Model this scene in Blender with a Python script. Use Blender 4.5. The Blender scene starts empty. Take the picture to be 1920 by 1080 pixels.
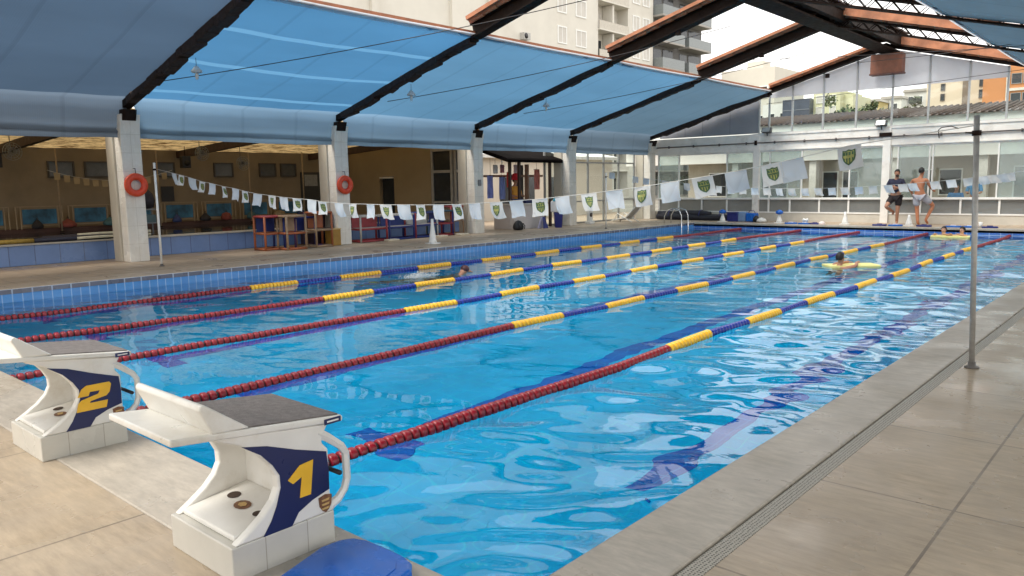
import bpy, bmesh, math, random
import numpy as np
from mathutils import Vector, Matrix
rnd = random.Random(7)
S = bpy.context.scene
COL = S.collection
R = math.radians

# ------------------------------------------------------------------ camera, sky, sun, exposure
cam_data = bpy.data.cameras.new('camera')
cam = bpy.data.objects.new('camera', cam_data); COL.objects.link(cam)
cx_, cy_, cz_ = 1.97723, -2.20876, 1.56970
rv = Vector((0.75006, 0.66116, -0.01660)); uv = Vector((-0.07532, 0.11033, 0.99104)); fv = Vector((-0.65706, 0.74209, -0.13255))
m = Matrix((( rv.x, uv.x, -fv.x, cx_), (rv.y, uv.y, -fv.y, cy_), (rv.z, uv.z, -fv.z, cz_), (0, 0, 0, 1)))
cam.matrix_world = m
cam_data.sensor_width = 36.0
cam_data.lens = 1448.76 / 1920 * 36.0
cam_data.clip_start = 0.05; cam_data.clip_end = 3000
S.camera = cam

SUN_EL, SUN_AZ = R(58), R(205)
w = bpy.data.worlds.new('World'); S.world = w; w.use_nodes = True
nt = w.node_tree; nt.nodes.clear()
o_ = nt.nodes.new('ShaderNodeOutputWorld'); bg = nt.nodes.new('ShaderNodeBackground')
sky = nt.nodes.new('ShaderNodeTexSky'); sky.sky_type = 'NISHITA'; sky.sun_disc = False
sky.sun_elevation = SUN_EL; sky.sun_rotation = SUN_AZ
sky.air_density = 1.0; sky.dust_density = 3.0; sky.ozone_density = 1.0
tc = nt.nodes.new('ShaderNodeTexCoord'); mp = nt.nodes.new('ShaderNodeMapping'); mp.inputs['Scale'].default_value = (1, 1, 2.4)
nz = nt.nodes.new('ShaderNodeTexNoise'); nz.inputs['Scale'].default_value = 2.6; nz.inputs['Detail'].default_value = 6; nz.inputs['Roughness'].default_value = 0.55
cr = nt.nodes.new('ShaderNodeValToRGB'); cr.color_ramp.elements[0].position = 0.33; cr.color_ramp.elements[1].position = 0.62
cr.color_ramp.elements[0].color = (0.80, 0.80, 0.80, 1); cr.color_ramp.elements[1].color = (0.97, 0.97, 0.97, 1)
mx = nt.nodes.new('ShaderNodeMix'); mx.data_type = 'RGBA'
mx.inputs[7].default_value = (11.2, 10.9, 10.5, 1)          # bright overcast cloud
nt.links.new(tc.outputs['Generated'], mp.inputs[0]); nt.links.new(mp.outputs[0], nz.inputs['Vector'])
nt.links.new(nz.outputs['Fac'], cr.inputs[0]); nt.links.new(cr.outputs[0], mx.inputs[0])
nt.links.new(sky.outputs[0], mx.inputs[6]); nt.links.new(mx.outputs[2], bg.inputs['Color'])
bg.inputs['Strength'].default_value = 0.118
nt.links.new(bg.outputs[0], o_.inputs['Surface'])

sd = bpy.data.lights.new('sun', 'SUN'); sd.energy = 2.1; sd.angle = R(24); sd.color = (1.0, 0.95, 0.87)
sun = bpy.data.objects.new('sun', sd); COL.objects.link(sun)
dirv = Vector((math.sin(SUN_AZ) * math.cos(SUN_EL), math.cos(SUN_AZ) * math.cos(SUN_EL), math.sin(SUN_EL)))
sun.rotation_euler = dirv.to_track_quat('Z', 'Y').to_euler(); sun.location = (0, 0, 30)

S.view_settings.view_transform = 'Standard'; S.view_settings.look = 'None'
S.view_settings.exposure = 0.72; S.view_settings.gamma = 1.0
S.render.engine = 'CYCLES'
S.cycles.use_denoising = True
S.cycles.max_bounces = 10; S.cycles.transmission_bounces = 8; S.cycles.transparent_max_bounces = 24
S.cycles.diffuse_bounces = 4; S.cycles.glossy_bounces = 4
S.cycles.sample_clamp_indirect = 6.0
S.cycles.caustics_refractive = True; S.cycles.caustics_reflective = False

# ------------------------------------------------------------------ materials
def lin(c):
    return tuple(((x / 255) / 12.92 if x / 255 <= 0.04045 else ((x / 255 + 0.055) / 1.055) ** 2.4) for x in c)
class NT:
    def __init__(s, name):
        s.m = bpy.data.materials.new(name); s.m.use_nodes = True; s.t = s.m.node_tree
        s.b = s.t.nodes['Principled BSDF']; s.o = s.t.nodes['Material Output']
    def n(s, ty, **k):
        x = s.t.nodes.new(ty)
        for a, b in k.items(): setattr(x, a, b)
        return x
    def l(s, a, b): s.t.links.new(a, b)
    def coord(s, scale=(1, 1, 1), which='Object', rot=(0, 0, 0), loc=(0, 0, 0)):
        tc = s.n('ShaderNodeTexCoord'); mp = s.n('ShaderNodeMapping'); mp.inputs['Scale'].default_value = scale
        mp.inputs['Rotation'].default_value = rot; mp.inputs['Location'].default_value = loc
        s.l(tc.outputs[which], mp.inputs[0]); return mp.outputs[0]
    def noise(s, vec, scale, detail=4, rough=0.55):
        x = s.n('ShaderNodeTexNoise'); x.inputs['Scale'].default_value = scale; x.inputs['Detail'].default_value = detail
        x.inputs['Roughness'].default_value = rough; s.l(vec, x.inputs['Vector']); return x.outputs['Fac']
    def ramp(s, fac, p0, c0, p1, c1):
        x = s.n('ShaderNodeValToRGB'); e = x.color_ramp.elements
        e[0].position = p0; e[0].color = (*c0[:3], 1); e[1].position = p1; e[1].color = (*c1[:3], 1); s.l(fac, x.inputs[0]); return x.outputs[0]
    def mix(s, fac, a, b, blend='MIX'):
        x = s.n('ShaderNodeMix', data_type='RGBA', blend_type=blend)
        for i, v in ((0, fac), (6, a), (7, b)):
            if hasattr(v, 'links'): s.l(v, x.inputs[i])
            elif i == 0: x.inputs[0].default_value = v
            else: x.inputs[i].default_value = (*v[:3], 1)
        return x.outputs[2]
    def bump(s, h, strength, dist=0.01):
        x = s.n('ShaderNodeBump'); x.inputs['Strength'].default_value = strength; x.inputs['Distance'].default_value = dist
        s.l(h, x.inputs['Height']); s.l(x.outputs[0], s.b.inputs['Normal']); return x
def g(v): return (v, v, v)

MAT = {}
def plain(name, col, rough=0.5, var=0.12, scale=6.0, metal=0.0, bump=0.0, spec=0.5, dirt=None):
    """a painted / plastic / stone surface with uneven tone and slight wear"""
    if name in MAT: return MAT[name]
    n = NT(name); v = n.coord()
    f = n.noise(v, scale, 6)
    c0 = tuple(x * (1 - var) for x in col); c1 = tuple(min(1, x * (1 + var)) for x in col)
    c = n.ramp(f, 0.3, c0, 0.7, c1)
    if dirt:
        d = n.ramp(n.noise(v, scale * 0.35, 8, 0.7), 0.52, g(0), 0.75, g(1))
        c = n.mix(d, c, dirt)
    n.l(c, n.b.inputs['Base Color'])
    rr = n.ramp(n.noise(v, scale * 1.7, 4), 0.3, g(max(0, rough - 0.08)), 0.7, g(min(1, rough + 0.08)))
    n.l(rr, n.b.inputs['Roughness']); n.b.inputs['Metallic'].default_value = metal
    n.b.inputs['Specular IOR Level'].default_value = spec
    if bump: n.bump(n.noise(v, scale * 4, 5), bump, 0.01)
    MAT[name] = n.m; return n.m

def tile_mat(name, c1, c2, grout, size, rough=0.2, mortar=0.03, var=None, bump=0.25, which='Object', plane='xy', offset=0.0, loc=(0, 0, 0), streak=None, mott=0.74, brushed=None):
    """rectangular tiles with grout lines. size=(w,h) metres"""
    if name in MAT: return MAT[name]
    n = NT(name)
    rot = {'xy': (0, 0, 0), 'xz': (R(90), 0, 0), 'yz': (0, R(90), R(90))}[plane]
    tc = n.n('ShaderNodeTexCoord'); sep = n.n('ShaderNodeSeparateXYZ'); cmb = n.n('ShaderNodeCombineXYZ')
    n.l(tc.outputs[which], sep.inputs[0])
    a, b = {'xy': (0, 1), 'xz': (0, 2), 'yz': (1, 2)}[plane]
    n.l(sep.outputs[a], cmb.inputs[0]); n.l(sep.outputs[b], cmb.inputs[1])
    mp = n.n('ShaderNodeMapping'); mp.inputs['Location'].default_value = loc; n.l(cmb.outputs[0], mp.inputs[0])
    br = n.n('ShaderNodeTexBrick'); br.offset = offset; br.inputs['Scale'].default_value = 1.0
    br.inputs['Brick Width'].default_value = size[0]; br.inputs['Row Height'].default_value = size[1]
    br.inputs['Mortar Size'].default_value = mortar * min(size); br.inputs['Mortar Smooth'].default_value = 0.1
    br.inputs['Color1'].default_value = (*c1, 1); br.inputs['Color2'].default_value = (*c2, 1); br.inputs['Mortar'].default_value = (*grout, 1)
    n.l(mp.outputs[0], br.inputs['Vector'])
    c = br.outputs['Color']
    v3 = tc.outputs[which]
    f = n.noise(v3, 1.3, 9, 0.65)
    c = n.mix(1.0, c, n.ramp(f, 0.28, g(mott), 0.72, g(1.0)), 'MULTIPLY')
    if brushed:
        bm_ = n.n('ShaderNodeMapping'); bm_.inputs['Scale'].default_value = brushed; bm_.inputs['Rotation'].default_value = (0, 0, R(-6)); n.l(v3, bm_.inputs[0])
        c = n.mix(1.0, c, n.ramp(n.noise(bm_.outputs[0], 1.0, 8, 0.72), 0.36, g(0.76), 0.64, g(1.06)), 'MULTIPLY')
    if streak:
        sm = n.n('ShaderNodeMapping'); sm.inputs['Scale'].default_value = streak[1]; n.l(v3, sm.inputs[0])
        f2 = n.noise(sm.outputs[0], 1.0, 8, 0.7)
        c = n.mix(n.ramp(f2, 0.38, g(0), 0.85, g(0.8)), c, streak[0])
    n.l(c, n.b.inputs['Base Color'])
    rr = n.ramp(n.noise(v3, 1.5, 5, 0.55), 0.30, g(max(0.02, rough * 0.38)), 0.70, g(min(1, rough * 1.6))); n.l(rr, n.b.inputs['Roughness'])
    mul = n.n('ShaderNodeMath', operation='MULTIPLY'); mul.inputs[1].default_value = -1
    n.l(br.outputs['Fac'], mul.inputs[0]); n.bump(mul.outputs[0], bump, 0.004)
    MAT[name] = n.m; return n.m

def glass_mat(name, tint=(0.93, 0.97, 0.96), refl=1.0, frost=0.0, frost_col=(0.8, 0.82, 0.84)):
    if name in MAT: return MAT[name]
    n = NT(name); t = n.t
    fr = n.n('ShaderNodeLayerWeight'); fr.inputs[0].default_value = 0.5
    pw = n.n('ShaderNodeMath', operation='POWER'); pw.inputs[1].default_value = 4.0; n.l(fr.outputs['Facing'], pw.inputs[0])
    mulf = n.n('ShaderNodeMath', operation='MULTIPLY_ADD'); mulf.inputs[1].default_value = .5 * refl; mulf.inputs[2].default_value = .035 * refl; mulf.use_clamp = True; n.l(pw.outputs[0], mulf.inputs[0])
    tr = n.n('ShaderNodeBsdfTransparent'); tr.inputs[0].default_value = (*tint, 1)
    gl = n.n('ShaderNodeBsdfGlossy'); gl.inputs['Roughness'].default_value = 0.03
    base = tr.outputs[0]
    if frost:
        df = n.n('ShaderNodeBsdfDiffuse'); df.inputs[0].default_value = (*frost_col, 1)
        tl = n.n('ShaderNodeBsdfTranslucent'); tl.inputs[0].default_value = (*frost_col, 1)
        m0 = n.n('ShaderNodeMixShader'); m0.inputs[0].default_value = 0.5; n.l(df.outputs[0], m0.inputs[1]); n.l(tl.outputs[0], m0.inputs[2])
        m1 = n.n('ShaderNodeMixShader'); n.l(base, m1.inputs[1]); n.l(m0.outputs[0], m1.inputs[2])
        f = n.ramp(n.noise(n.coord((0.7, 0.7, 0.5)), 1.2, 5), 0.3, g(max(0, frost - 0.15)), 0.7, g(min(1, frost + 0.15))); n.l(f, m1.inputs[0])
        base = m1.outputs[0]
    m2 = n.n('ShaderNodeMixShader'); n.l(mulf.outputs[0], m2.inputs[0]); n.l(base, m2.inputs[1]); n.l(gl.outputs[0], m2.inputs[2])
    n.l(m2.outputs[0], n.o.inputs['Surface']); t.nodes.remove(n.b)
    MAT[name] = n.m; return n.m

def cloth_mat(name, col, trans_col, stripes=None, sheen=0.5, base=0.5):
    """woven sheet that lets light through; stripes = (period, width, offset, lighter colour) along object X"""
    n = NT(name)
    v = n.coord()
    f = n.noise(n.coord((0.35, 0.12, 0.5)), 1.0, 5)
    k = n.ramp(f, 0.3, g(0.72), 0.7, g(1.0))
    sm = n.n('ShaderNodeTexWave', bands_direction='Y', wave_profile='SAW'); sm.inputs['Scale'].default_value = 0.21; n.l(v, sm.inputs[0])
    k = n.mix(1.0, k, n.ramp(sm.outputs[0], 0.93, g(1.0), 0.965, g(0.90)), 'MULTIPLY')
    wv = n.n('ShaderNodeTexWave', bands_direction='Y'); wv.inputs['Scale'].default_value = 8; wv.inputs['Distortion'].default_value = 0.4; n.l(v, wv.inputs[0])
    k2 = n.ramp(wv.outputs[0], 0.0, g(0.96), 1.0, g(1.0))
    k = n.mix(1.0, k, k2, 'MULTIPLY')
    tcol = n.mix(1.0, trans_col, k, 'MULTIPLY'); dcol = n.mix(1.0, col, k, 'MULTIPLY')
    if stripes:
        sep = n.n('ShaderNodeSeparateXYZ'); tc = n.n('ShaderNodeTexCoord'); n.l(tc.outputs['Object'], sep.inputs[0])
        ad = n.n('ShaderNodeMath', operation='ADD'); ad.inputs[1].default_value = stripes[2]; n.l(sep.outputs[0], ad.inputs[0])
        md = n.n('ShaderNodeMath', operation='FLOORED_MODULO'); md.inputs[1].default_value = stripes[0]; n.l(ad.outputs[0], md.inputs[0])
        lt = n.n('ShaderNodeMath', operation='LESS_THAN'); lt.inputs[1].default_value = stripes[1]; n.l(md.outputs[0], lt.inputs[0])
        tcol = n.mix(lt.outputs[0], tcol, stripes[3])
    df = n.n('ShaderNodeBsdfDiffuse'); tl = n.n('ShaderNodeBsdfTranslucent'); mm = n.n('ShaderNodeMixShader'); mm.inputs[0].default_value = base
    n.l(dcol, df.inputs[0]); n.l(tcol, tl.inputs[0]); n.l(df.outputs[0], mm.inputs[1]); n.l(tl.outputs[0], mm.inputs[2])
    n.l(mm.outputs[0], n.o.inputs['Surface']); n.t.nodes.remove(n.b)
    MAT[name] = n.m; return n.m

# setting materials
deck_m = tile_mat('porcelain_deck', (0.51, 0.405, 0.285), (0.49, 0.39, 0.275), (0.24, 0.19, 0.14), (1.5, 1.2), rough=0.30, mortar=0.006, bump=0.3, loc=(-1.22 + 6.0, -1.78 + 6.0, 0), streak=((0.38, 0.315, 0.24), (4, 1.2, 1)), mott=0.68, brushed=(5, 26, 1))
walk_m = tile_mat('walkway_tile', (0.50, 0.385, 0.275), (0.45, 0.35, 0.25), (0.26, 0.20, 0.145), (0.35, 0.7), rough=0.55, mortar=0.025, bump=0.3, streak=((0.40, 0.31, 0.225), (1.0, 0.3, 1)))
cop_m = tile_mat('coping_stone', (0.55, 0.49, 0.405), (0.52, 0.46, 0.38), (0.45, 0.40, 0.33), (3.0, 3.0), rough=0.38, mortar=0.002, bump=0.1, streak=((0.36, 0.325, 0.275), (3, 1.3, 1)), mott=0.72, brushed=(6, 20, 1))
copl_m = tile_mat('coping_tile_pale', (0.60, 0.48, 0.36), (0.56, 0.455, 0.34), (0.38, 0.30, 0.23), (0.6, 0.6), rough=0.4, mortar=0.015, bump=0.2, streak=((0.33, 0.26, 0.2), (1.3, 0.6, 1)))
pool_floor = tile_mat('pool_floor_tile', (0.0, 0.56, 0.97), (0.0, 0.53, 0.95), (0.0, 0.64, 0.97), (0.25, 0.25), rough=0.25, mortar=0.03, bump=0.1)
pool_wall_y = tile_mat('pool_wall_tile', (0.10, 0.33, 0.70), (0.085, 0.29, 0.65), (0.32, 0.52, 0.80), (0.15, 0.4), rough=0.15, mortar=0.06, bump=0.2, plane='yz')
pool_wall_x = tile_mat('pool_wall_tile_end', (0.05, 0.16, 0.52), (0.06, 0.19, 0.58), (0.40, 0.55, 0.80), (0.3, 0.2), rough=0.15, mortar=0.05, bump=0.2, plane='xz')
dark_line = tile_mat('lane_line_tile', (0.002, 0.12, 0.60), (0.002, 0.105, 0.56), (0.004, 0.20, 0.68), (0.25, 0.25), rough=0.2, mortar=0.03)
rim_tile = tile_mat('rim_tile_grey', (0.12, 0.13, 0.18), (0.20, 0.20, 0.23), (0.45, 0.52, 0.62), (0.3, 0.2), rough=0.3, mortar=0.06, plane='yz')
raised_tile = tile_mat('raised_pool_tile', (0.19, 0.30, 0.56), (0.16, 0.26, 0.50), (0.12, 0.17, 0.30), (0.5, 0.5), rough=0.2, mortar=0.02, plane='yz')
ground_m = plain('ground_dirt', (0.20, 0.19, 0.16), 0.9, 0.3, 0.2)

# water
def water_mat():
    n = NT('pool_water'); n.b.inputs['Base Color'].default_value = (0.30, 0.90, 1.0, 1); n.b.inputs['Specular IOR Level'].default_value = 0.44
    n.b.inputs['Transmission Weight'].default_value = 1.0; n.b.inputs['IOR'].default_value = 1.33; n.b.inputs['Roughness'].default_value = 0.0
    v = n.coord((1.0, 1.0, 1.0))
    n.bump(n.noise(n.coord((1.0, 1.4, 1.0)), 5.5, 2, 0.5), 0.022, 0.05)
    return n.m
water_m = water_mat()

white_conc = plain('white_painted_concrete', (0.82, 0.80, 0.75), 0.6, 0.07, 3, bump=0.1, dirt=(0.50, 0.47, 0.41))
white_tile = tile_mat('white_glazed_tile', (0.66, 0.64, 0.57), (0.62, 0.60, 0.54), (0.42, 0.39, 0.33), (0.2, 0.2), rough=0.2, mortar=0.012, bump=0.15, plane='yz', loc=(0.03, 0.01, 0))
white_tile_s = tile_mat('white_column_tile', (0.86, 0.84, 0.78), (0.82, 0.80, 0.74), (0.52, 0.48, 0.40), (0.3, 0.4), rough=0.25, mortar=0.01, bump=0.15, plane='yz', streak=((0.62, 0.56, 0.46), (5, 5, .7)))
white_fib = plain('white_fibreglass', (0.72, 0.705, 0.66), 0.34, 0.06, 5, dirt=(0.54, 0.49, 0.40))
grip_m = plain('grip_pad_grey', (0.15, 0.135, 0.13), 0.75, 0.25, 30, bump=0.6)
navy = plain('navy_vinyl', (0.008, 0.014, 0.078), 0.35, 0.12, 4)
gold = plain('gold_vinyl', (0.78, 0.45, 0.03), 0.35, 0.1, 5)
brown_ink = plain('crest_brown', (0.16, 0.07, 0.03), 0.5, 0.5, 40)
gold_ink = plain('crest_gold', (0.50, 0.33, 0.12), 0.5, 0.3, 40)
steel_dark = plain('dark_brown_steel', (0.014, 0.008, 0.006), 0.7, 0.4, 5, spec=0.15, dirt=(0.032, 0.016, 0.010))
purlin_m = plain('terracotta_steel', (0.40, 0.15, 0.075), 0.6, 0.2, 4, dirt=(0.25, 0.10, 0.06))
rust_steel = plain('red_oxide_steel', (0.22, 0.085, 0.05), 0.6, 0.2, 4, dirt=(0.14, 0.06, 0.04))
terracotta = plain('terracotta_tile', (0.40, 0.165, 0.085), 0.75, 0.3, 3, bump=0.3, dirt=(0.24, 0.10, 0.06))
alu = plain('grey_aluminium', (0.46, 0.47, 0.47), 0.4, 0.06, 8, metal=0.2)
white_frame = plain('white_window_frame', (0.82, 0.82, 0.79), 0.45, 0.05, 6)
galv = plain('galvanised_steel', (0.36, 0.35, 0.33), 0.45, 0.15, 20, metal=0.25)
chrome = plain('polished_chrome', (0.75, 0.76, 0.78), 0.12, 0.05, 8, metal=1.0)
white_paint = plain('white_enamel', (0.78, 0.78, 0.75), 0.4, 0.06, 10)
black_pl = plain('black_plastic', (0.015, 0.015, 0.017), 0.45, 0.2, 8)
red_float = plain('dark_red_float', (0.23, 0.007, 0.016), 0.3, 0.22, 12, dirt=(0.16, 0.006, 0.012))
blue_float = plain('royal_blue_float', (0.012, 0.03, 0.27), 0.3, 0.22, 12)
yel_float = plain('yellow_float', (0.82, 0.47, 0.03), 0.32, 0.12, 12, dirt=(0.62, 0.33, 0.02))
red_ring = plain('orange_red_ring', (0.66, 0.06, 0.02), 0.4, 0.12, 8)
flag_white = cloth_mat('white_flag_cloth', (0.84, 0.84, 0.82), (0.74, 0.75, 0.75), base=0.4)
flag_blue = cloth_mat('pale_blue_flag_cloth', (0.76, 0.81, 0.85), (0.66, 0.72, 0.79), base=0.4)
crest_green = plain('crest_dark_green', (0.05, 0.11, 0.05), 0.7, 0.2, 30)
crest_lime = plain('crest_yellow_green', (0.33, 0.33, 0.10), 0.7, 0.25, 40)
cord_m = plain('pale_cord', (0.55, 0.55, 0.52), 0.7)
wire_m = plain('dark_wire', (0.03, 0.025, 0.025), 0.6)
blue_pl = plain('bright_blue_plastic', (0.004, 0.115, 0.50), 0.25, 0.08, 5)
navy_pl = plain('navy_plastic', (0.012, 0.02, 0.16), 0.35, 0.15, 6)
lemon_foam = plain('lemon_foam', (0.80, 0.74, 0.28), 0.6, 0.08, 6)
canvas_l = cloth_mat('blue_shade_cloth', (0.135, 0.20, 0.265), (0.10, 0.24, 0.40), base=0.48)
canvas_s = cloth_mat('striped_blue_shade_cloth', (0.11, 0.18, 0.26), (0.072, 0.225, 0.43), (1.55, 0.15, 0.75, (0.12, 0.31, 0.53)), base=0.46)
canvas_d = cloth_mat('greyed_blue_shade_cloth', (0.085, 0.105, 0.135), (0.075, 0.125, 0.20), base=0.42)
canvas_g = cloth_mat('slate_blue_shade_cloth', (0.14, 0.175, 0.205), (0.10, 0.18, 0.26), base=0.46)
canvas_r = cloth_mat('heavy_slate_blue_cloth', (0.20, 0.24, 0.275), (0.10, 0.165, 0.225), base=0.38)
hem_m = cloth_mat('pale_canvas_hem', (0.74, 0.77, 0.79), (0.80, 0.85, 0.90), base=0.5)
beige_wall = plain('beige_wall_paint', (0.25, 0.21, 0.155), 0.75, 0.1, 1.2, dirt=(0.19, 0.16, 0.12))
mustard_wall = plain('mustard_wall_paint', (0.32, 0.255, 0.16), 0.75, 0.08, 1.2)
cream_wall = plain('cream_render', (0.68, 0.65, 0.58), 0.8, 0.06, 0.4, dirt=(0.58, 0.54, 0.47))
pale_wall = plain('pale_grey_render', (0.58, 0.57, 0.54), 0.8, 0.05, 0.8)
dark_glass = plain('dark_window_glass', (0.03, 0.035, 0.04), 0.12, 0.3, 2)
dark_wood = plain('dark_brown_timber', (0.045, 0.022, 0.016), 0.6, 0.3, 6)
grey_panel = plain('grey_cladding_panel', (0.27, 0.28, 0.31), 0.6, 0.06, 2)
glass = glass_mat('clear_glass')
glass_g = glass_mat('greenish_glass', (0.80, 0.89, 0.88), 1.8, frost=0.24, frost_col=(0.66, 0.74, 0.74))
glass_f = glass_mat('frosted_glass', (0.85, 0.87, 0.9), 1.0, frost=0.9, frost_col=(0.80, 0.81, 0.84))
glass_d = glass_mat('grey_lower_glass', (0.5, 0.53, 0.53), 1.0, frost=0.7, frost_col=(0.42, 0.43, 0.42))
skin_m = plain('skin_tan', (0.42, 0.21, 0.13), 0.55, 0.1, 12)
skin_p = plain('skin_fair', (0.55, 0.31, 0.22), 0.55, 0.1, 12)
hair_m = plain('black_hair', (0.012, 0.010, 0.009), 0.6, 0.3, 40)
roof_tile = tile_mat('brown_roof_tile', (0.24, 0.18, 0.15), (0.19, 0.14, 0.115), (0.03, 0.02, 0.02), (0.26, 0.4), rough=0.8, mortar=0.22, bump=0.9, plane='xy')
lath = None
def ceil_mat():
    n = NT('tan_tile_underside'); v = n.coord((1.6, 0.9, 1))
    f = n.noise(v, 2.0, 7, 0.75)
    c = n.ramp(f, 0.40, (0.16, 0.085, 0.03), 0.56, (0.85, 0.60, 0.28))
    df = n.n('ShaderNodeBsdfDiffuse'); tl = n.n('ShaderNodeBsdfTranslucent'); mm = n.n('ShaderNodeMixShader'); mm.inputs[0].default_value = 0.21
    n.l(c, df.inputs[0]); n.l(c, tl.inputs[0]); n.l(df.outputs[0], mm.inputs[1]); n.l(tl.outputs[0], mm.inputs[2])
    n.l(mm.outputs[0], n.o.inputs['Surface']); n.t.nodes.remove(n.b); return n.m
lath = ceil_mat()

# ------------------------------------------------------------------ mesh building
class MB:
    def __init__(s): s.v = []; s.f = []; s.mi = []; s.sm = []
    def add(s, vs, fs, mi=0, smooth=False):
        b = len(s.v); s.v += [tuple(v) for v in vs]
        for f in fs: s.f.append([b + i for i in f]); s.mi.append(mi); s.sm.append(smooth)
        return s
    def bx(s, x0, x1, y0, y1, z0, z1, mi=0):
        return s.add([(x0, y0, z0), (x1, y0, z0), (x1, y1, z0), (x0, y1, z0), (x0, y0, z1), (x1, y0, z1), (x1, y1, z1), (x0, y1, z1)],
                     [(0, 3, 2, 1), (4, 5, 6, 7), (0, 1, 5, 4), (1, 2, 6, 5), (2, 3, 7, 6), (3, 0, 4, 7)], mi)
    def obox(s, a, b, wdt, hgt, mi=0, up=(0, 0, 1)):
        """bar from a to b, wdt across, hgt along up"""
        a = Vector(a); b = Vector(b); d = (b - a).normalized(); u = Vector(up); sd_ = d.cross(u).normalized(); u = sd_.cross(d).normalized()
        sd_ *= wdt / 2; u *= hgt / 2
        vs = [a - sd_ - u, a + sd_ - u, a + sd_ + u, a - sd_ + u, b - sd_ - u, b + sd_ - u, b + sd_ + u, b - sd_ + u]
        return s.add(vs, [(0, 1, 2, 3), (7, 6, 5, 4), (0, 4, 5, 1), (1, 5, 6, 2), (2, 6, 7, 3), (3, 7, 4, 0)], mi)
    def tube(s, pts, r, n=8, mi=0, smooth=True):
        pts = [Vector(p) for p in pts]; N = len(pts)
        rs = r if isinstance(r, (list, tuple)) else [r] * N
        t0 = (pts[1] - pts[0]).normalized(); ref = Vector((0, 0, 1)) if abs(t0.z) < 0.9 else Vector((1, 0, 0))
        nx = t0.cross(ref).normalized(); vs = []; fs = []
        for i, p in enumerate(pts):
            t = (pts[min(i + 1, N - 1)] - pts[max(i - 1, 0)]).normalized()
            nx = (nx - t * nx.dot(t)).normalized(); ny = t.cross(nx)
            for k in range(n):
                a = 2 * math.pi * k / n; vs.append(p + (nx * math.cos(a) + ny * math.sin(a)) * rs[i])
        for i in range(N - 1):
            for k in range(n):
                k2 = (k + 1) % n; fs.append((i * n + k, i * n + k2, (i + 1) * n + k2, (i + 1) * n + k))
        fs.append(tuple(reversed(range(n)))); fs.append(tuple((N - 1) * n + k for k in range(n)))
        return s.add(vs, fs, mi, smooth)
    def lathe(s, prof, n=16, c=(0, 0, 0), axis='z', mi=0, smooth=True):
        vs = []; fs = []; P = len(prof)
        for (r, h) in prof:
            for k in range(n):
                a = 2 * math.pi * k / n; x, y = r * math.cos(a), r * math.sin(a)
                p = {'z': (x, y, h), 'y': (x, h, y), 'x': (h, x, y)}[axis]
                vs.append((p[0] + c[0], p[1] + c[1], p[2] + c[2]))
        for i in range(P - 1):
            for k in range(n):
                k2 = (k + 1) % n; fs.append((i * n + k, i * n + k2, (i + 1) * n + k2, (i + 1) * n + k))
        if prof[0][0] > 1e-6: fs.append(tuple(reversed(range(n))))
        if prof[-1][0] > 1e-6: fs.append(tuple((P - 1) * n + k for k in range(n)))
        return s.add(vs, fs, mi, smooth)
    def prism(s, poly, a, b, axis='x', mi=0):
        """poly in the two other axes (in order x,y,z without axis), extruded from a to b"""
        n = len(poly)
        def P(u, v, w_): return {'x': (w_, u, v), 'y': (u, w_, v), 'z': (u, v, w_)}[axis]
        vs = [P(u, v, a) for u, v in poly] + [P(u, v, b) for u, v in poly]
        fs = [tuple(reversed(range(n))), tuple(range(n, 2 * n))] + [(i, (i + 1) % n, n + (i + 1) % n, n + i) for i in range(n)]
        return s.add(vs, fs, mi)
    def quad(s, a, b, c, d, mi=0): return s.add([a, b, c, d], [(0, 1, 2, 3)], mi)
    def mesh(s, name, mats):
        me = bpy.data.meshes.new(name); me.from_pydata(s.v, [], s.f)
        for m_ in (mats if isinstance(mats, (list, tuple)) else [mats]): me.materials.append(m_)
        me.polygons.foreach_set('material_index', s.mi); me.polygons.foreach_set('use_smooth', s.sm)
        bm = bmesh.new(); bm.from_mesh(me); bmesh.ops.recalc_face_normals(bm, faces=bm.faces); bm.to_mesh(me); bm.free()
        me.update(); return me
    def build(s, name, mats, parent=None, loc=(0, 0, 0), bevel=0, seg=2, rot=None):
        ob = bpy.data.objects.new(name, s.mesh(name, mats)); COL.objects.link(ob); ob.location = loc
        if rot: ob.rotation_euler = rot
        if parent: ob.parent = parent
        if bevel:
            b = ob.modifiers.new('bevel', 'BEVEL'); b.width = bevel; b.segments = seg; b.limit_method = 'ANGLE'; b.angle_limit = R(40)
        return ob
def tag(o, label, cat, group=None, kind=None):
    o['label'] = label; o['category'] = cat
    if group: o['group'] = group
    if kind: o['kind'] = kind
    return o
def thing(name, loc, label, cat, group=None, rz=0):
    o = bpy.data.objects.new(name, None); COL.objects.link(o); o.location = loc; o.rotation_euler = (0, 0, rz); o.empty_display_size = 0.1
    return tag(o, label, cat, group)
def struct(name, mb, mats, **k):
    o = mb.build(name, mats, **k); o['kind'] = 'structure'; return o
def link_mesh(name, me, parent=None, loc=(0, 0, 0), rot=None):
    o = bpy.data.objects.new(name, me); COL.objects.link(o); o.location = loc
    if rot: o.rotation_euler = rot
    if parent: o.parent = parent
    return o
def kids(o): return [c for c in bpy.data.objects if c.parent == o]
def copy_tree(o, loc, label, rz=None, parent=None):
    c = o.copy(); COL.objects.link(c)
    if parent is None:
        c.location = loc; c['label'] = label
        if rz is not None: c.rotation_euler = (0, 0, rz)
    else: c.parent = parent
    for k in kids(o): copy_tree(k, None, None, None, c)
    return c

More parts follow.
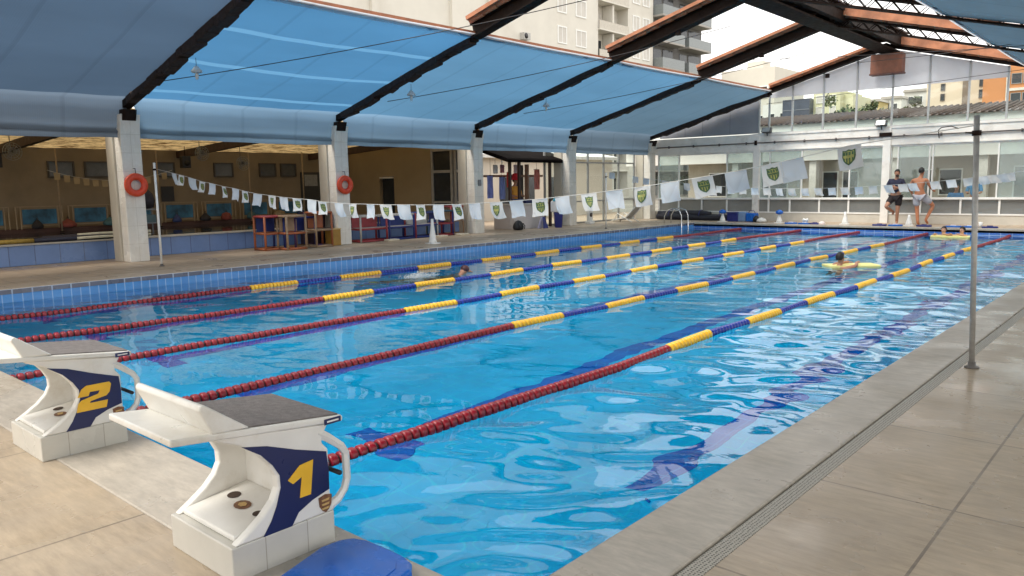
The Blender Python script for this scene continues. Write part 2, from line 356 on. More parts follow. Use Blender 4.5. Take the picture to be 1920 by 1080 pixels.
# ------------------------------------------------------------------ layout numbers (metres; deck at z = 0)
X0, X1, Y0, Y1, ZW, ZF = -12.62, 0.12, -0.19, 25.0, -0.225, -1.55
COLY = [-0.3, 5.2, 10.8, 16.2, 21.3, 27.0]
XC = -15.85                   # left column line
RX, RZ, SL = -6.4, 6.02, 0.272 # ridge
def roof_z(x): return RZ - SL * abs(x - RX)
XE = -10.5; XER = -2.2         # inner edges of the canvas
WY = 27.25                     # end wall

# ------------------------------------------------------------------ ground, decks, pool shell, water
gm = MB()
def ring(mb, ox0, ox1, oy0, oy1, ix0, ix1, iy0, iy1, z):
    vs = [(ox0, oy0, z), (ox1, oy0, z), (ox1, oy1, z), (ox0, oy1, z), (ix0, iy0, z), (ix1, iy0, z), (ix1, iy1, z), (ix0, iy1, z)]
    mb.add(vs, [(0, 1, 5, 4), (1, 2, 6, 5), (2, 3, 7, 6), (3, 0, 4, 7)])
ring(gm, -2000, 2000, -2000, 2000, X0 - 1, X1 + 0.2, Y0 - 0.2, Y1 + 0.2, -0.06)
struct('ground', gm, ground_m)
dk = MB()
dk.add([(X0 - 0.7, -14, 0), (12, -14, 0), (12, Y0 - 0.52, 0), (X0 - 0.7, Y0 - 0.52, 0)], [(0, 1, 2, 3)])
dk.add([(0.60, Y0 - 0.52, 0), (12, Y0 - 0.52, 0), (12, WY + 6, 0), (0.60, WY + 6, 0)], [(0, 1, 2, 3)])
struct('pool_deck', dk, deck_m)
wk = MB(); wk.add([(-24, -14, 0), (X0 - 0.7, -14, 0), (X0 - 0.7, WY + 6, 0), (-24, WY + 6, 0)], [(0, 1, 2, 3)])
wk.add([(X0 - 0.7, Y1 + 0.45, 0), (0.5, Y1 + 0.45, 0), (0.5, WY + 6, 0), (X0 - 0.7, WY + 6, 0)], [(0, 1, 2, 3)])
struct('side_walkway', wk, walk_m)
cp = MB()
cp.bx(X1, 0.50, Y0, Y1 + 0.45, -0.14, 0.004)
cp.bx(X0, 0.50, Y0 - 0.52, Y0, -0.14, 0.004)
cp.bx(X0 - 0.7, 0.12, Y1, Y1 + 0.45, -0.14, 0.004)
struct('pool_coping', cp, cop_m, bevel=0.012)
cpl = MB(); cpl.bx(X0 - 0.7, X0, Y0 - 0.52, Y1, -0.06, 0.004)
struct('pool_edge_tiles', cpl, copl_m, bevel=0.012)
ps = MB()
ps.quad((X0, Y0, ZF), (X1, Y0, ZF), (X1, Y1, ZF), (X0, Y1, ZF), 0)
ps.quad((X0, Y0, ZF), (X0, Y1, ZF), (X0, Y1, -0.07), (X0, Y0, -0.07), 1)
ps.quad((X1, Y0, ZF), (X1, Y0, -0.14), (X1, Y1, -0.14), (X1, Y1, ZF), 1)
ps.quad((X0, Y0, ZF), (X0, Y0, -0.14), (X1, Y0, -0.14), (X1, Y0, ZF), 2)
ps.quad((X0, Y1, ZF), (X1, Y1, ZF), (X1, Y1, -0.06), (X0, Y1, -0.06), 2)
ps.bx(X0 - 0.02, X0 + 0.006, Y0, Y1, -0.085, -0.004, 4)
RXS = [-2.17, -4.32, -6.48, -8.53, -10.68]
lc = [-1.05, -3.25, -5.40, -7.50, -9.60, -11.65]
for x in lc:
    ys0 = Y0 + (2.0 if x < -2 else 2.75)
    ps.bx(x - 0.125, x + 0.125, ys0, Y1 - 2.0, ZF, ZF + 0.004, 3)
    if x < -2: ps.bx(x - 0.38, x - 0.125, ys0, ys0 + .25, ZF, ZF + 0.004, 3); ps.bx(x + 0.125, x + 0.38, ys0, ys0 + .25, ZF, ZF + 0.004, 3)
    ps.bx(x - 0.45, x - 0.125, Y1 - 2.25, Y1 - 2.0, ZF, ZF + 0.004, 3); ps.bx(x + 0.125, x + 0.45, Y1 - 2.25, Y1 - 2.0, ZF, ZF + 0.004, 3)
    ps.bx(x - 0.125, x + 0.125, Y1 - 0.006, Y1, -1.2, -0.5, 3)
struct('pool_basin', ps, [pool_floor, pool_wall_y, pool_wall_x, dark_line, rim_tile])

def make_water():
    nx, ny = 230, 450
    xs = np.linspace(X0, X1, nx); ys = np.linspace(Y0, Y1, ny)
    X, Y = np.meshgrid(xs, ys)
    Z = np.zeros_like(X); rs = np.random.RandomState(3)
    for i in range(64):
        lam = math.exp(rs.uniform(math.log(0.34), math.log(3.0))); k = 2 * math.pi / lam
        th = math.pi / 2 + rs.normal(0, .75) + (.5 if i % 5 == 0 else 0)
        amp = 0.0062 * lam * rs.uniform(0.3, 1.0) / math.sqrt(lam + 0.25)
        ph = rs.uniform(0, 6.28); a1, a2 = rs.uniform(.5, 1.5), rs.uniform(.5, 1.5)
        wx = X + .30 * np.sin(a1 * Y + ph) + .12 * np.sin(3.1 * a2 * Y + 2.2 * X + ph); wy = Y + .34 * np.sin(a2 * X + 2 * ph) + .12 * np.sin(2.7 * a1 * X - 1.9 * Y)
        Z += amp * np.sin(k * (wx * math.cos(th) + wy * math.sin(th)) + ph)
    Z *= (.25 + .12 * np.sin(.55 * X + 1.0) * np.sin(.33 * Y + .4)) + .66 / (1 + np.exp(-(X + 2.2) * 3.5))
    Z = np.clip(Z, -.07, .07)
    co = np.stack([X.ravel(), Y.ravel(), (ZW + Z * 0.55).ravel()], 1)
    idx = np.arange(nx * ny).reshape(ny, nx)
    q = np.stack([idx[:-1, :-1].ravel(), idx[:-1, 1:].ravel(), idx[1:, 1:].ravel(), idx[1:, :-1].ravel()], 1)
    me = bpy.data.meshes.new('water'); me.from_pydata(co.tolist(), [], q.tolist())
    me.polygons.foreach_set('use_smooth', [True] * len(q)); me.materials.append(water_m); me.update()
    o = link_mesh('water', me); o['kind'] = 'structure'
make_water()

# drain channel along the right coping
dr = thing('drain_channel', (0.55, 0, 0), 'narrow perforated grey drain channel running along the right-hand pool coping', 'drain')
d1 = MB(); d1.bx(-0.05, 0.05, Y0 - 0.52, WY, -0.05, -0.03); d1.build('channel', plain('drain_dark', (0.05, 0.045, 0.04), 0.8), dr)
def grate_mat():
    n = NT('drain_grate'); v = n.coord()
    vo = n.n('ShaderNodeTexVoronoi'); vo.inputs['Scale'].default_value = 62; vo.inputs['Randomness'].default_value = 0.25; n.l(v, vo.inputs['Vector'])
    c = n.ramp(vo.outputs['Distance'], 0.22, (0.05, 0.045, 0.04), 0.34, (0.40, 0.37, 0.31)); n.l(c, n.b.inputs['Base Color']); n.b.inputs['Roughness'].default_value = 0.5
    return n.m
d2 = MB(); d2.bx(-0.034, 0.05, Y0 - 0.52, WY, -0.03, 0.002); d2.build('grate', grate_mat(), dr)

# ------------------------------------------------------------------ lane ropes
def float_mesh(name, rad, mat):
    hub_shade = {'dark_red_float': black_pl, 'royal_blue_float': plain('navy_hub_shade', (0.006, 0.01, 0.08), 0.4), 'yellow_float': plain('amber_hub_shade', (0.45, 0.20, 0.01), 0.4)}[mat.name]  # hubs darker than the floats put the shade of the gaps into colour
    mb = MB(); p = 1 / 13
    for i in range(13):
        y = i * p
        mb.lathe([(rad * .60, y + p * .01), (rad * .90, y + p * .06), (rad, y + p * .18), (rad, y + p * .64), (rad * .90, y + p * .76), (rad * .60, y + p * .82)], 14, (0, 0, 0), 'y')
        mb.lathe([(rad * .66, y + p * .70), (rad * .66, y + p * 1.12)], 10, (0, 0, 0), 'y', 1)
    return mb.mesh(name, [mat, hub_shade])
fm = {'r': float_mesh('float_section', 0.054, red_float), 'b': float_mesh('float_section', 0.050, blue_float), 'y': float_mesh('float_section', 0.061, yel_float)}
ROPE_LABEL = ['lane rope closest to the right-hand coping, its near red end behind block 1',
              'lane rope passing just behind the top of block 1, second from the right-hand coping',
              'middle one of the five lane ropes, its near red end beside block 2',
              'lane rope fourth from the right-hand coping, second from the columns side',
              'lane rope of floats closest to the white columns and tiled walkway']
for i, x in enumerate(RXS):
    t = thing('lane_rope', (x, 0, ZW + 0.012), ROPE_LABEL[i], 'lane rope', 'lane ropes dividing the pool')
    cb = MB(); cb.tube([(0, Y0, 0.03), (0, 0.05, 0.0), (0, .5, 0)], 0.008, 6); cb.build('cable', wire_m, t)
    for k in range(25):
        c = 'r' if k < 5 or k >= 20 else ('y' if (k - 5) % 2 == 0 else 'b')
        dx = lambda q: .035 * math.sin(q * .62 + i * 1.7) + .018 * math.sin(q * 1.9 + i) - .035 * math.sin(i * 1.7)
        dz = lambda q: .007 * math.sin(q * 1.3 + i * 2)
        f_ = link_mesh('float_section', fm[c], t, (dx(k), k, dz(k)), (math.atan2(dz(k + 1) - dz(k), 1), 0, -math.atan2(dx(k + 1) - dx(k), 1)))
        f_.scale = (1, 0.99, 1)

# ------------------------------------------------------------------ starting blocks
def crest_parts(mb, cy, cz, s, x):
    pass
def make_block(xr, digit, label):
    """right side plane of the plinth at x = xr"""
    t = thing('starting_block', (xr - 0.265, -0.53, 0), label, 'starting block', 'starting blocks')
    ox, oy = -(xr - 0.265), 0.53
    def B(mb, name, mat, bevel=0, seg=2, parent=t):
        return mb.build(name, mat, parent, (ox, oy, 0), bevel, seg)
    xl = xr - 0.53
    p = MB(); p.bx(xl, xr, -0.78, -0.29, 0.0, 0.15); B(p, 'plinth', white_tile, 0.006)
    out = [(-.765, .15), (-.70, .19), (-.635, .235), (-.585, .285), (-.56, .335), (-.562, .385), (-.59, .44), (-.64, .50), (-.72, .56), (-.82, .602),
           (-.80, .612), (-.30, .548), (-.33, .50), (-.335, .47), (-.305, .435), (-.305, .24), (-.295, .17), (-.285, .15)]
    for a, b in ((xl, xl + 0.045), (xr - 0.045, xr)):
        q = MB(); q.prism(out, a, b, 'x'); B(q, 'side_panel', white_fib, 0.012, 3)
        h = MB(); h.tube([(0.5 * (a + b), y, z) for y, z in [(-.35, .515), (-.30, .485), (-.225, .425), (-.20, .385), (-.198, .265), (-.215, .22), (-.25, .185), (-.30, .165)]], [.027, .022, .019, .0175, .0175, .0175, .019, .021], 6, smooth=False)
        B(h, 'hand_grip', white_fib)
    br = MB(); br.tube([(xl + .02, -.235, .30), (xr - .02, -.235, .30)], 0.011, 8); B(br, 'backstroke_bar', black_pl)
    fw_ = MB(); fw_.prism([(-.43, .15), (-.40, .15), (-.40, .56), (-.43, .575)], xl + .044, xr - .044, 'x'); B(fw_, 'front_panel', white_fib)
    nv = MB(); nv.bx(xr - .235, xr - .125, -.436, -.4305, .25, .39); B(nv, 'inner_sticker', navy)
    st = MB(); st.prism([(-.745, .152), (-.745, .175), (-.43, .215), (-.43, .152)], xl + .046, xr - .046, 'x'); B(st, 'foot_step', white_fib, 0.006)
    hl = MB()
    for cxh, cyh, rr_ in ((xl + .14, -.55, .029), (xr - .13, -.585, .022)):
        hl = MB()
        pts = [(cxh + rr_ * math.cos(a) * 1.25, cyh + rr_ * math.sin(a)) for a in np.linspace(0, 2 * math.pi, 17)[:-1]]
        hl.add([(u, v, .1755 + (v + .745) * .127 + .002) for u, v in pts], [tuple(range(16))])
        B(hl, 'step_hole', plain('hole_dark', (0.05, 0.03, 0.02), 0.8))
    lg = MB(); cxh, cyh = xl + .265, -.58
    pts = [(cxh + .042 * math.cos(a) * 1.2, cyh + .034 * math.sin(a)) for a in np.linspace(0, 2 * math.pi, 13)[:-1]]
    lg.add([(u, v, .1755 + (v + .745) * .127 + .0022) for u, v in pts], [tuple(range(12))], 0)
    pts = [(cxh + .022 * math.cos(a) * 1.2, cyh + .018 * math.sin(a)) for a in np.linspace(0, 2 * math.pi, 7)[:-1]]
    lg.add([(u, v, .1755 + (v + .745) * .127 + .0045) for u, v in pts], [tuple(range(6))], 1)
    B(lg, 'step_crest', [brown_ink, gold_ink])
    # platform, tilted towards the water
    pl = MB(); pl.prism([(-1.0, .632), (-1.0, .662), (-.24, .578), (-.235, .566), (-.24, .548)], xl - .005, xr + .022, 'x'); B(pl, 'platform', white_fib, 0.008, 3)
    pd = MB(); zt = lambda y: .662 + (y + 1.0) * (-.084 / .76)
    pd.prism([(-.70, zt(-.70) - .002), (-.70, zt(-.70) + .006), (-.255, zt(-.255) + .006), (-.255, zt(-.255) - .002)], xl + .008, xr + .010, 'x'); B(pd, 'grip_pad', grip_m)
    kk = MB(); kk.prism([(-.835, zt(-.835) - .004), (-.885, .745), (-.878, .762), (-.862, .764), (-.68, zt(-.68) + .004)], xl - .008, xr + .024, 'x'); B(kk, 'kick_plate', white_fib, 0.008, 3)
    bd = MB(); bd.bx(xr + .0225, xr + .0255, -.335, -.25, .553, .578); B(bd, 'maker_plate', navy)
    bl = MB(); bl.bx(xr + .0258, xr + .0268, -.322, -.263, .562, .569); B(bl, 'maker_plate_lettering', white_paint)
    # decal with the lane number
    e = .003
    dec = [(-.712, .553), (-.60, .528), (-.47, .478), (-.318, .428), (-.31, .34), (-.312, .255), (-.40, .232), (-.47, .20), (-.505, .1505), (-.64, .1505), (-.60, .205), (-.572, .262), (-.548, .335), (-.55, .388), (-.58, .44), (-.63, .497)]
    dd = MB(); dd.prism(dec, xr + .0006, xr + e, 'x'); B(dd, 'side_decal', navy)
    if digit == 1:
        pol = [(-.515, .355), (-.455, .405), (-.388, .412), (-.408, .262), (-.462, .262), (-.448, .352), (-.492, .333)]
    else:
        u = [(0, .58), (.10, .88), (.24, 1), (.94, 1), (1, .9), (.97, .60), (.88, .47), (.40, .36), (.38, .29), (.93, .29), (.90, 0), (0, 0), (.03, .33), (.12, .45), (.62, .60), (.66, .72), (.36, .73), (.33, .58)]
        pol = [(-.575 + .19 * a + .02 * b, .252 + .155 * b) for a, b in u]
    nb = MB(); nb.prism(pol, xr + e + .0004, xr + e + .003, 'x'); B(nb, 'lane_number', gold)
    c = MB(); cy, cz, s_ = -.335, .195, .034
    sh = [(-s_, s_), (0, s_ * 1.25), (s_, s_), (s_ * .9, -s_ * .2), (s_ * .5, -s_ * .85), (0, -s_ * 1.2), (-s_ * .5, -s_ * .85), (-s_ * .9, -s_ * .2)]
    c.prism([(cy + a, cz + b) for a, b in sh], xr + .001, xr + .0035, 'x', 0)
    for k in range(3): c.prism([(cy - s_ * .6, cz + s_ * (.6 - k * .55)), (cy + s_ * .6, cz + s_ * (.65 - k * .55)), (cy + s_ * .5, cz + s_ * (.38 - k * .55)), (cy - s_ * .5, cz + s_ * (.35 - k * .55))], xr + .0036, xr + .0046, 'x', 1)
    B(c, 'side_crest', [brown_ink, gold_ink])
    return t
make_block(-0.80, 1, 'white starting block with a gold 1 on its navy side, nearest the camera')
make_block(-2.985, 2, 'white starting block with a gold 2 on its navy side')

# blue plastic kickboard lying in front of block 1
kb = thing('kickboard', (-0.45, -0.40, 0.0), 'shiny bright blue plastic board lying on the coping beside block 1', 'kickboard')
k_ = MB()
def rrect(x0, x1, y0, y1, r, n=6):
    pts = []
    for cx, cy, a0 in ((x1 - r, y1 - r, 0), (x0 + r, y1 - r, 90), (x0 + r, y0 + r, 180), (x1 - r, y0 + r, 270)):
        for i in range(n + 1):
            a = R(a0 + 90 * i / n); pts.append((cx + r * math.cos(a), cy + r * math.sin(a)))
    return pts
KP = [(-.735, -.36), (-.725, -.27), (-.69, -.215), (-.62, -.195), (-.50, -.19), (-.38, -.195), (-.305, -.215), (-.255, -.26), (-.238, -.33), (-.25, -.55), (-.27, -.80), (-.40, -.86), (-.56, -.82), (-.66, -.60)]
k_.prism([(a + .45, b + .345) for a, b in KP], 0.006, 0.054, 'z'); kob = k_.build('board', blue_pl, kb, bevel=0.02, seg=4); kob.rotation_euler = (R(1.2), R(-1.5), 0)
k2 = MB(); k2.prism([((a + .49) * .80 - .045, (b + .5) * .80 - .145) for a, b in KP], 0.053, 0.058, 'z'); k2ob = k2.build('raised_panel', blue_pl, kb, bevel=0.008, seg=3); k2ob.rotation_euler = kob.rotation_euler

# ------------------------------------------------------------------ columns and roof frames
COL_WORDS = ['behind the photographer beside the raised pool', 'with an orange-red life ring, closest to block 2', 'with an orange-red life ring, beside the coloured stands', 'with a grey switch box, beside the snack counter', 'standing at the start of the glazed partition', 'at the corner where glazed partition and end wall meet']
for i, y in enumerate(COLY):
    for side in (0, 1):
        x = XC if side == 0 else 3.05
        if side and i in (0,): continue
        t = thing('roof_column', (x, y, 0), ('white tiled column on the walkway side, ' + COL_WORDS[i]) if side == 0 else 'white column under the right-hand roof edge, bay %s' % ['one', 'two', 'three', 'four', 'five', 'six'][i], 'column', 'columns carrying the roof')
        s_ = 1 if side == 0 else -1
        top = roof_z(x) - 0.22
        a = MB(); a.prism([(-.17, 0), (.17, 0), (.16, 2.75), (.20, 3.05), (.24, top), (-.10, top), (-.15, 3.0), (-.17, 2.75)] if side == 0 else [(-.17, 0), (.17, 0), (.17, top), (-.2, top), (-.16, 2.75)], -.24 * .9, .24 * .9, 'y')
        a.build('shaft', white_tile_s, t, bevel=0.012)
        if side == 0:
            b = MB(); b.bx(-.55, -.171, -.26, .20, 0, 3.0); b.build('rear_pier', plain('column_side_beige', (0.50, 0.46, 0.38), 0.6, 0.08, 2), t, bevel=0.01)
            c = MB(); c.prism([(-.14, top - .02), (.22, top - .14), (.30, top + .10), (-.10, top + .10)], -.17, .13, 'y'); c.build('bracket', steel_dark, t, bevel=0.01)
        if i == 3 and side == 0:
            c = MB(); c.bx(.171, .20, -.05, .07, 1.55, 1.75); c.build('switch_box', plain('grey_switch', (0.18, 0.19, 0.2), 0.5), t)

def lattice(mb, ax, az, bx_, bz, y0, depth=0.30, wid=0.18):
    """two parallel zigzags between chords, in the plane y"""
    L_ = math.hypot(bx_ - ax, bz - az); n = int(L_ / 0.19)
    for yy in (y0 - wid / 2, y0 + wid / 2):
        for i in range(n):
            t0, t1, = i / n, (i + 1) / n
            p0 = (ax + (bx_ - ax) * t0, yy, az + (bz - az) * t0 - (0 if i % 2 else depth)); p1 = (ax + (bx_ - ax) * t1, yy, az + (bz - az) * t1 - (depth if i % 2 else 0))
            mb.tube([p0, p1], 0.011, 4, smooth=False)
FR_WORDS = ['above and behind the photographer', 'resting on the column with the life ring closest to block 2', 'resting on the column with the life ring beside the coloured stands', 'resting on the column beside the snack counter', 'resting on the first column of the glazed partition', 'over the end wall gable']
for i, y in enumerate(COLY):
    if i == 5: y = 26.95
    t = thing('roof_frame', (RX, y, RZ), 'dark steel roof frame with orange tile capping, ' + FR_WORDS[i], 'roof frame', 'roof frames across the pool')
    up = .26 if i < 5 else .15
    T = lambda x, dz=0: (x - RX, 0, roof_z(x) - RZ + dz + up)
    xa, xb = XC + 0.02, 3.03
    # left rafter: boxed
    a = MB()
    a.obox(T(xa, -.02 - up), T(XE - .02, -.02 - up), 0.20, 0.17)
    k = -10.2
    dp = .28 if i < 5 else .14
    a.obox(T(XE - .02, -dp / 2 - .02), T(RX, -dp / 2 - .02), 0.12, dp - .02); a.obox(T(XE - .02, -dp - .02), T(RX, -dp - .02), 0.30, 0.045); a.obox(T(XE - .02, -.02), T(RX, -.02), 0.34, 0.04)
    a.build('left_rafter', steel_dark, t)
    wr = MB(); rr = random.Random(i)   # gathered canvas and clamps bunched against the rafter
    xx = xa + .3
    while xx < XE - .3:
        L_ = rr.uniform(.25, .6); wr.obox(T(xx, -.035 - up + rr.uniform(-.04, .04)), T(min(xx + L_, XE - .1), -.035 - up + rr.uniform(-.04, .04)), .215 + rr.uniform(0, .06), .185 + rr.uniform(-.02, .035)); xx += L_ * .9
    wr.build('gathered_cover', plain('dark_brown_cover', (0.022, 0.012, 0.010), 0.8, 0.4, 8), t, bevel=0.03)
    b = MB()
    b.obox(T(RX, -.06), T(xb, -.06), 0.26, 0.07); b.obox(T(RX, -.30 if i < 5 else -.12), T(xb, -.30 if i < 5 else -.12), 0.24, 0.045)
    if i < 5: lattice(b, 0, -.09 + up, xb - RX, roof_z(xb) - RZ - .09 + up, 0, .19)
    b.build('right_rafter', steel_dark, t)
    c = MB()
    def cap(mb, x0, x1):
        n = max(2, int(abs(x1 - x0) / .38)); 
        for q in range(n):
            p0 = x0 + (x1 - x0) * q / n; p1 = x0 + (x1 - x0) * (q + 1.06) / n
            lo = 0.02 if (roof_z(p0) > roof_z(p1)) else 0.035; hi = 0.035 if lo == 0.02 else 0.02
            for off in (-.2, 0, .2):
                mb.obox((p0 - RX, off, roof_z(p0) - RZ + lo + up), (p1 - RX, off, roof_z(p1) - RZ + hi + up), .215, .03)
                mb.tube([(p0 - RX, off, roof_z(p0) - RZ + lo + .005 + up), (p1 - RX, off, roof_z(p1) - RZ + hi + .005 + up)], .075, 8)
    cap(c, RX - .5, XE + .05); c.build('left_tile_strip', terracotta, t)
    c2 = MB(); cap(c2, RX + .5, xb); c2.build('right_tile_strip', terracotta, t)
    c3 = MB()
    c3.obox(T(RX - .3, .055), T(XE + .05, .055), .05, .085); c3.v = [(p_[0], p_[1] - .34, p_[2]) for p_ in c3.v]; c3.build('left_fascia', terracotta, t)
    c3 = MB(); c3.obox(T(RX + .3, .15), T(xb, .15), .05, .29); c3.v = [(p_[0], p_[1] - .34, p_[2]) for p_ in c3.v]; c3.build('right_fascia', terracotta, t)
    if i in (3, 4, 5):
        d = MB(); d.bx(-2.05, -1.93, -.12, -.02, roof_z(RX - 2) - RZ - .42 + up, roof_z(RX - 2) - RZ - .28 + up); d.build('lamp_clamp', steel_dark, t)
# ridge beam
t = thing('ridge_beam', (RX, 0, RZ + .40), 'heavy dark steel ridge beam running the length of the open roof', 'roof beam')
a = MB()
for x in (-.42, .42):
    a.bx(x - .09, x + .09, -6, 27.3, -.42, -.16)
a.bx(-.55, .55, -6, 27.3, -.15, -.10); a.bx(-.30, .30, -6, 27.3, -.55, -.50)
for k in range(23):
    y = -5.5 + k * 1.45; a.obox((-.42, y, -.30), (0, y + .7, -.52), .07, .07); a.obox((.42, y + .7, -.30), (0, y, -.52), .07, .07)
a.build('beam', steel_dark, t)
b = MB()
for k in range(40):
    b.obox((-.30 + .02 * math.sin(k), -5.8 + k * .83, .02), (-.28, -5 + k * .83, .05), .5, .05)
    b.obox((.32, -5.8 + k * .83, .02), (.30 + .02 * math.sin(k * 2), -5 + k * .83, .05), .5, .05)
b.build('folded_cover', plain('dark_folded_canvas', (0.05, 0.032, 0.028), 0.8, 0.4, 5), t)
# purlins at the canvas edges
for x, lab in ((XE, 'terracotta steel purlin along the inner edge of the canvas on the columns side'), (XER, 'terracotta steel purlin along the inner edge of the right-hand canvas')):
    t = thing('purlin', (x, 0, roof_z(x)), lab, 'roof beam', 'purlins along the canvas edges')
    a = MB(); a.bx(-.04, .04, -6, 27, .02, .09); a.build('beam', purlin_m, t)

# ------------------------------------------------------------------ shade canvases
valance_lit = {'blue_shade_cloth': cloth_mat('blue_valance_lit_cloth', (0.20, 0.29, 0.39), (0.20, 0.34, 0.50), base=0.5),  # same cloth as the sheets; light from outside is put into paler colours
             'greyed_blue_shade_cloth': cloth_mat('grey_valance_lit_cloth', (0.16, 0.19, 0.24), (0.16, 0.22, 0.30), base=0.5),
             'slate_blue_shade_cloth': cloth_mat('slate_valance_lit_cloth', (0.17, 0.22, 0.27), (0.15, 0.22, 0.30), base=0.5)}
valance_lit['heavy_slate_blue_cloth'] = valance_lit['slate_blue_shade_cloth']
valance_lit['striped_blue_shade_cloth'] = valance_lit['blue_shade_cloth']
def canvas(y0, y1, mat, label, side, slit):
    n, mny = 34, 26
    t = thing('shade_canopy', ((XC if side == 0 else 3.0), (y0 + y1) / 2, 3.5), label, 'canopy', 'blue shade canopies between the roof frames')
    lx, ly = t.location.x, t.location.y
    prof = []
    if side == 0:
        xs = np.linspace(XE, XC + .12, 22)
        for x in xs: prof.append((x, roof_z(x) + .0 + .03 * min(1, (XE - x) / 1.5)))
        prof += [(XC + .10, 3.30), (XC + .07, 3.1), (XC + .05, 2.98), (XC + .01, 2.92), (XC + .07, 2.86), (XC + .03, 2.80), (XC + .02, 2.72)]
    else:
        for x in np.linspace(XER, 2.9, 18): prof.append((x, roof_z(x) + .0))
        prof += [(2.92, 3.2), (2.94, 2.9), (2.95, 2.7)]
    vs = []; fs = []; P = len(prof)
    ya, yb = y0 + slit, y1 - slit * .5
    for j in range(mny + 1):
        v = j / mny; y = ya + (yb - ya) * v
        for i, (x, z) in enumerate(prof):
            u = min(1, i / 21)
            sag = .055 * math.sin(math.pi * v) * (math.sin(math.pi * min(1, u)) * .9 + .1)
            wob = .010 * math.sin(7 * v + i * .7 + y0) + .010 * math.sin(19 * v + i * .35 + 2 * y0) * abs(2 * v - 1) ** 2 + .003 * math.sin(31 * v - i * .5)
            y2 = y + (.045 * math.sin(i * 1.25 + y0) + .03 * math.sin(i * 2.9)) * (1 if j in (0, mny) else 0)
            vs.append((x - lx + (wob if i > 20 else 0), y2 - ly, z - 3.5 - (sag if i < 22 else sag * 1.2) + wob))
    cut = 20 if side == 0 else 16
    for nm, i0, i1, mm_ in (('sheet', 0, cut, mat), ('valance', cut, P - 1, valance_lit[mat.name])):
        fs = [(j * P + i, j * P + i + 1, (j + 1) * P + i + 1, (j + 1) * P + i) for j in range(mny) for i in range(i0, i1)]
        mb = MB(); mb.add(vs, fs, 0, True); me = mb.mesh(nm, mm_)
        bm = bmesh.new(); bm.from_mesh(me); bmesh.ops.delete(bm, geom=[v for v in bm.verts if not v.link_faces], context='VERTS'); bm.to_mesh(me); bm.free()
        link_mesh(nm, me, t)
    hm = MB(); xe = XE if side == 0 else XER; d = .20 if side == 0 else -.20
    z_ = roof_z(xe) - 3.5
    hv = []
    for j in range(mny + 1):
        v = j / mny; y = ya + (yb - ya) * v - ly; sag = .02 * math.sin(math.pi * v)
        hv += [(xe - lx - d * .5, y, z_ - .03 - sag), (xe - lx + d * .5, y, z_ + .03 - sag)]
    hm.add(hv, [(2 * j, 2 * j + 1, 2 * j + 3, 2 * j + 2) for j in range(mny)], 0, True); hm.build('hem', hem_m, t)
CAN_W = ['over the walkway behind the photographer', 'greyish, over the raised pool left of the life ring column', 'striped, between the two columns with life rings', 'between the life ring column and the snack counter', 'above the snack counter', 'in the last bay, meeting the end wall']
ys_ = [-6.0] + COLY[:5] + [26.95]
for i in range(6):
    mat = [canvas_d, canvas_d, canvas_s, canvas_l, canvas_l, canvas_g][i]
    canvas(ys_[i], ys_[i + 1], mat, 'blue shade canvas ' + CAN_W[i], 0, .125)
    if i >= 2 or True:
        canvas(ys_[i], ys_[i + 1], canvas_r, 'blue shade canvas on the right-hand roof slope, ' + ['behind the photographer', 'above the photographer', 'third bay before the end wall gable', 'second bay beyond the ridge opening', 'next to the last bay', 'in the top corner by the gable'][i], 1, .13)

# ------------------------------------------------------------------ life rings
for k, y in enumerate((5.2, 10.8)):
    t = thing('life_ring', (XC + .20, y, 1.70 if k == 0 else 1.64), 'orange-red life ring hanging on the white column ' + ('closest to block 2' if k == 0 else 'beside the coloured stands'), 'life ring', 'life rings on the columns')
    mb = MB(); rr_, r_ = .185, .075; vs = []; fs = []
    for i in range(28):
        a = 2 * math.pi * i / 28
        for j in range(10):
            b = 2 * math.pi * j / 10; q = rr_ + r_ * math.cos(b); vs.append((r_ * .8 * math.sin(b) + .06, q * math.cos(a), q * math.sin(a)))
    for i in range(28):
        for j in range(10): fs.append((i * 10 + j, ((i + 1) % 28) * 10 + j, ((i + 1) % 28) * 10 + (j + 1) % 10, i * 10 + (j + 1) % 10))
    mb.add(vs, fs, 0, True); mb.build('ring', red_ring, t)
    rp = MB()
    rp.tube([(.10, .24 * math.cos(a), .24 * math.sin(a)) for a in np.linspace(0, 2 * math.pi, 25)], .007, 6); rp.build('grab_rope', plain('orange_rope', (0.55, 0.10, 0.03), 0.8), t)
    hk = MB(); hk.tube([(-.03, 0, .36), (.06, 0, .36), (.08, 0, .27), (.06, 0, .24)], .010, 6); hk.build('hook', black_pl, t)

# ------------------------------------------------------------------ backstroke flag lines and their posts
def post(x, y, h, r, mat, label, base=True):
    t = thing('flag_post', (x, y, 0), label, 'post', 'posts holding the flag lines')
    a = MB(); a.tube([(0, 0, 0), (0, 0, h)], r, 12); a.build('pole', mat, t)
    b = MB(); b.lathe([(.055, 0), (.055, .012), (r + .008, .02), (r + .008, .05)], 14); b.build('base_flange', plain('dark_flange', (0.10, 0.09, 0.08), 0.5), t)
    c = MB(); c.lathe([(r + .012, h - .16), (r + .012, h - .12)], 12); c.tube([(0, 0, h - .14), (-.08 if x > 0 else .08, 0, h - .13)], .008, 6); c.build('hook', steel_dark, t)
    return t
pr_ = post(0.675, 5.0, 2.06, 0.022, galv, 'bare galvanised flag post standing on the right-hand deck'); pr_.rotation_euler = (0, R(-2.1), 0)
post(-14.18, 5.0, 2.14, 0.024, white_paint, 'slim white flag post beside the column with the life ring closest to block 2')
post(-13.3, 20.0, 1.92, 0.022, white_paint, 'slim white flag post beside the glazed partition')
post(0.60, 20.0, 2.0, 0.024, galv, 'galvanised flag post at the far end of the right-hand deck')
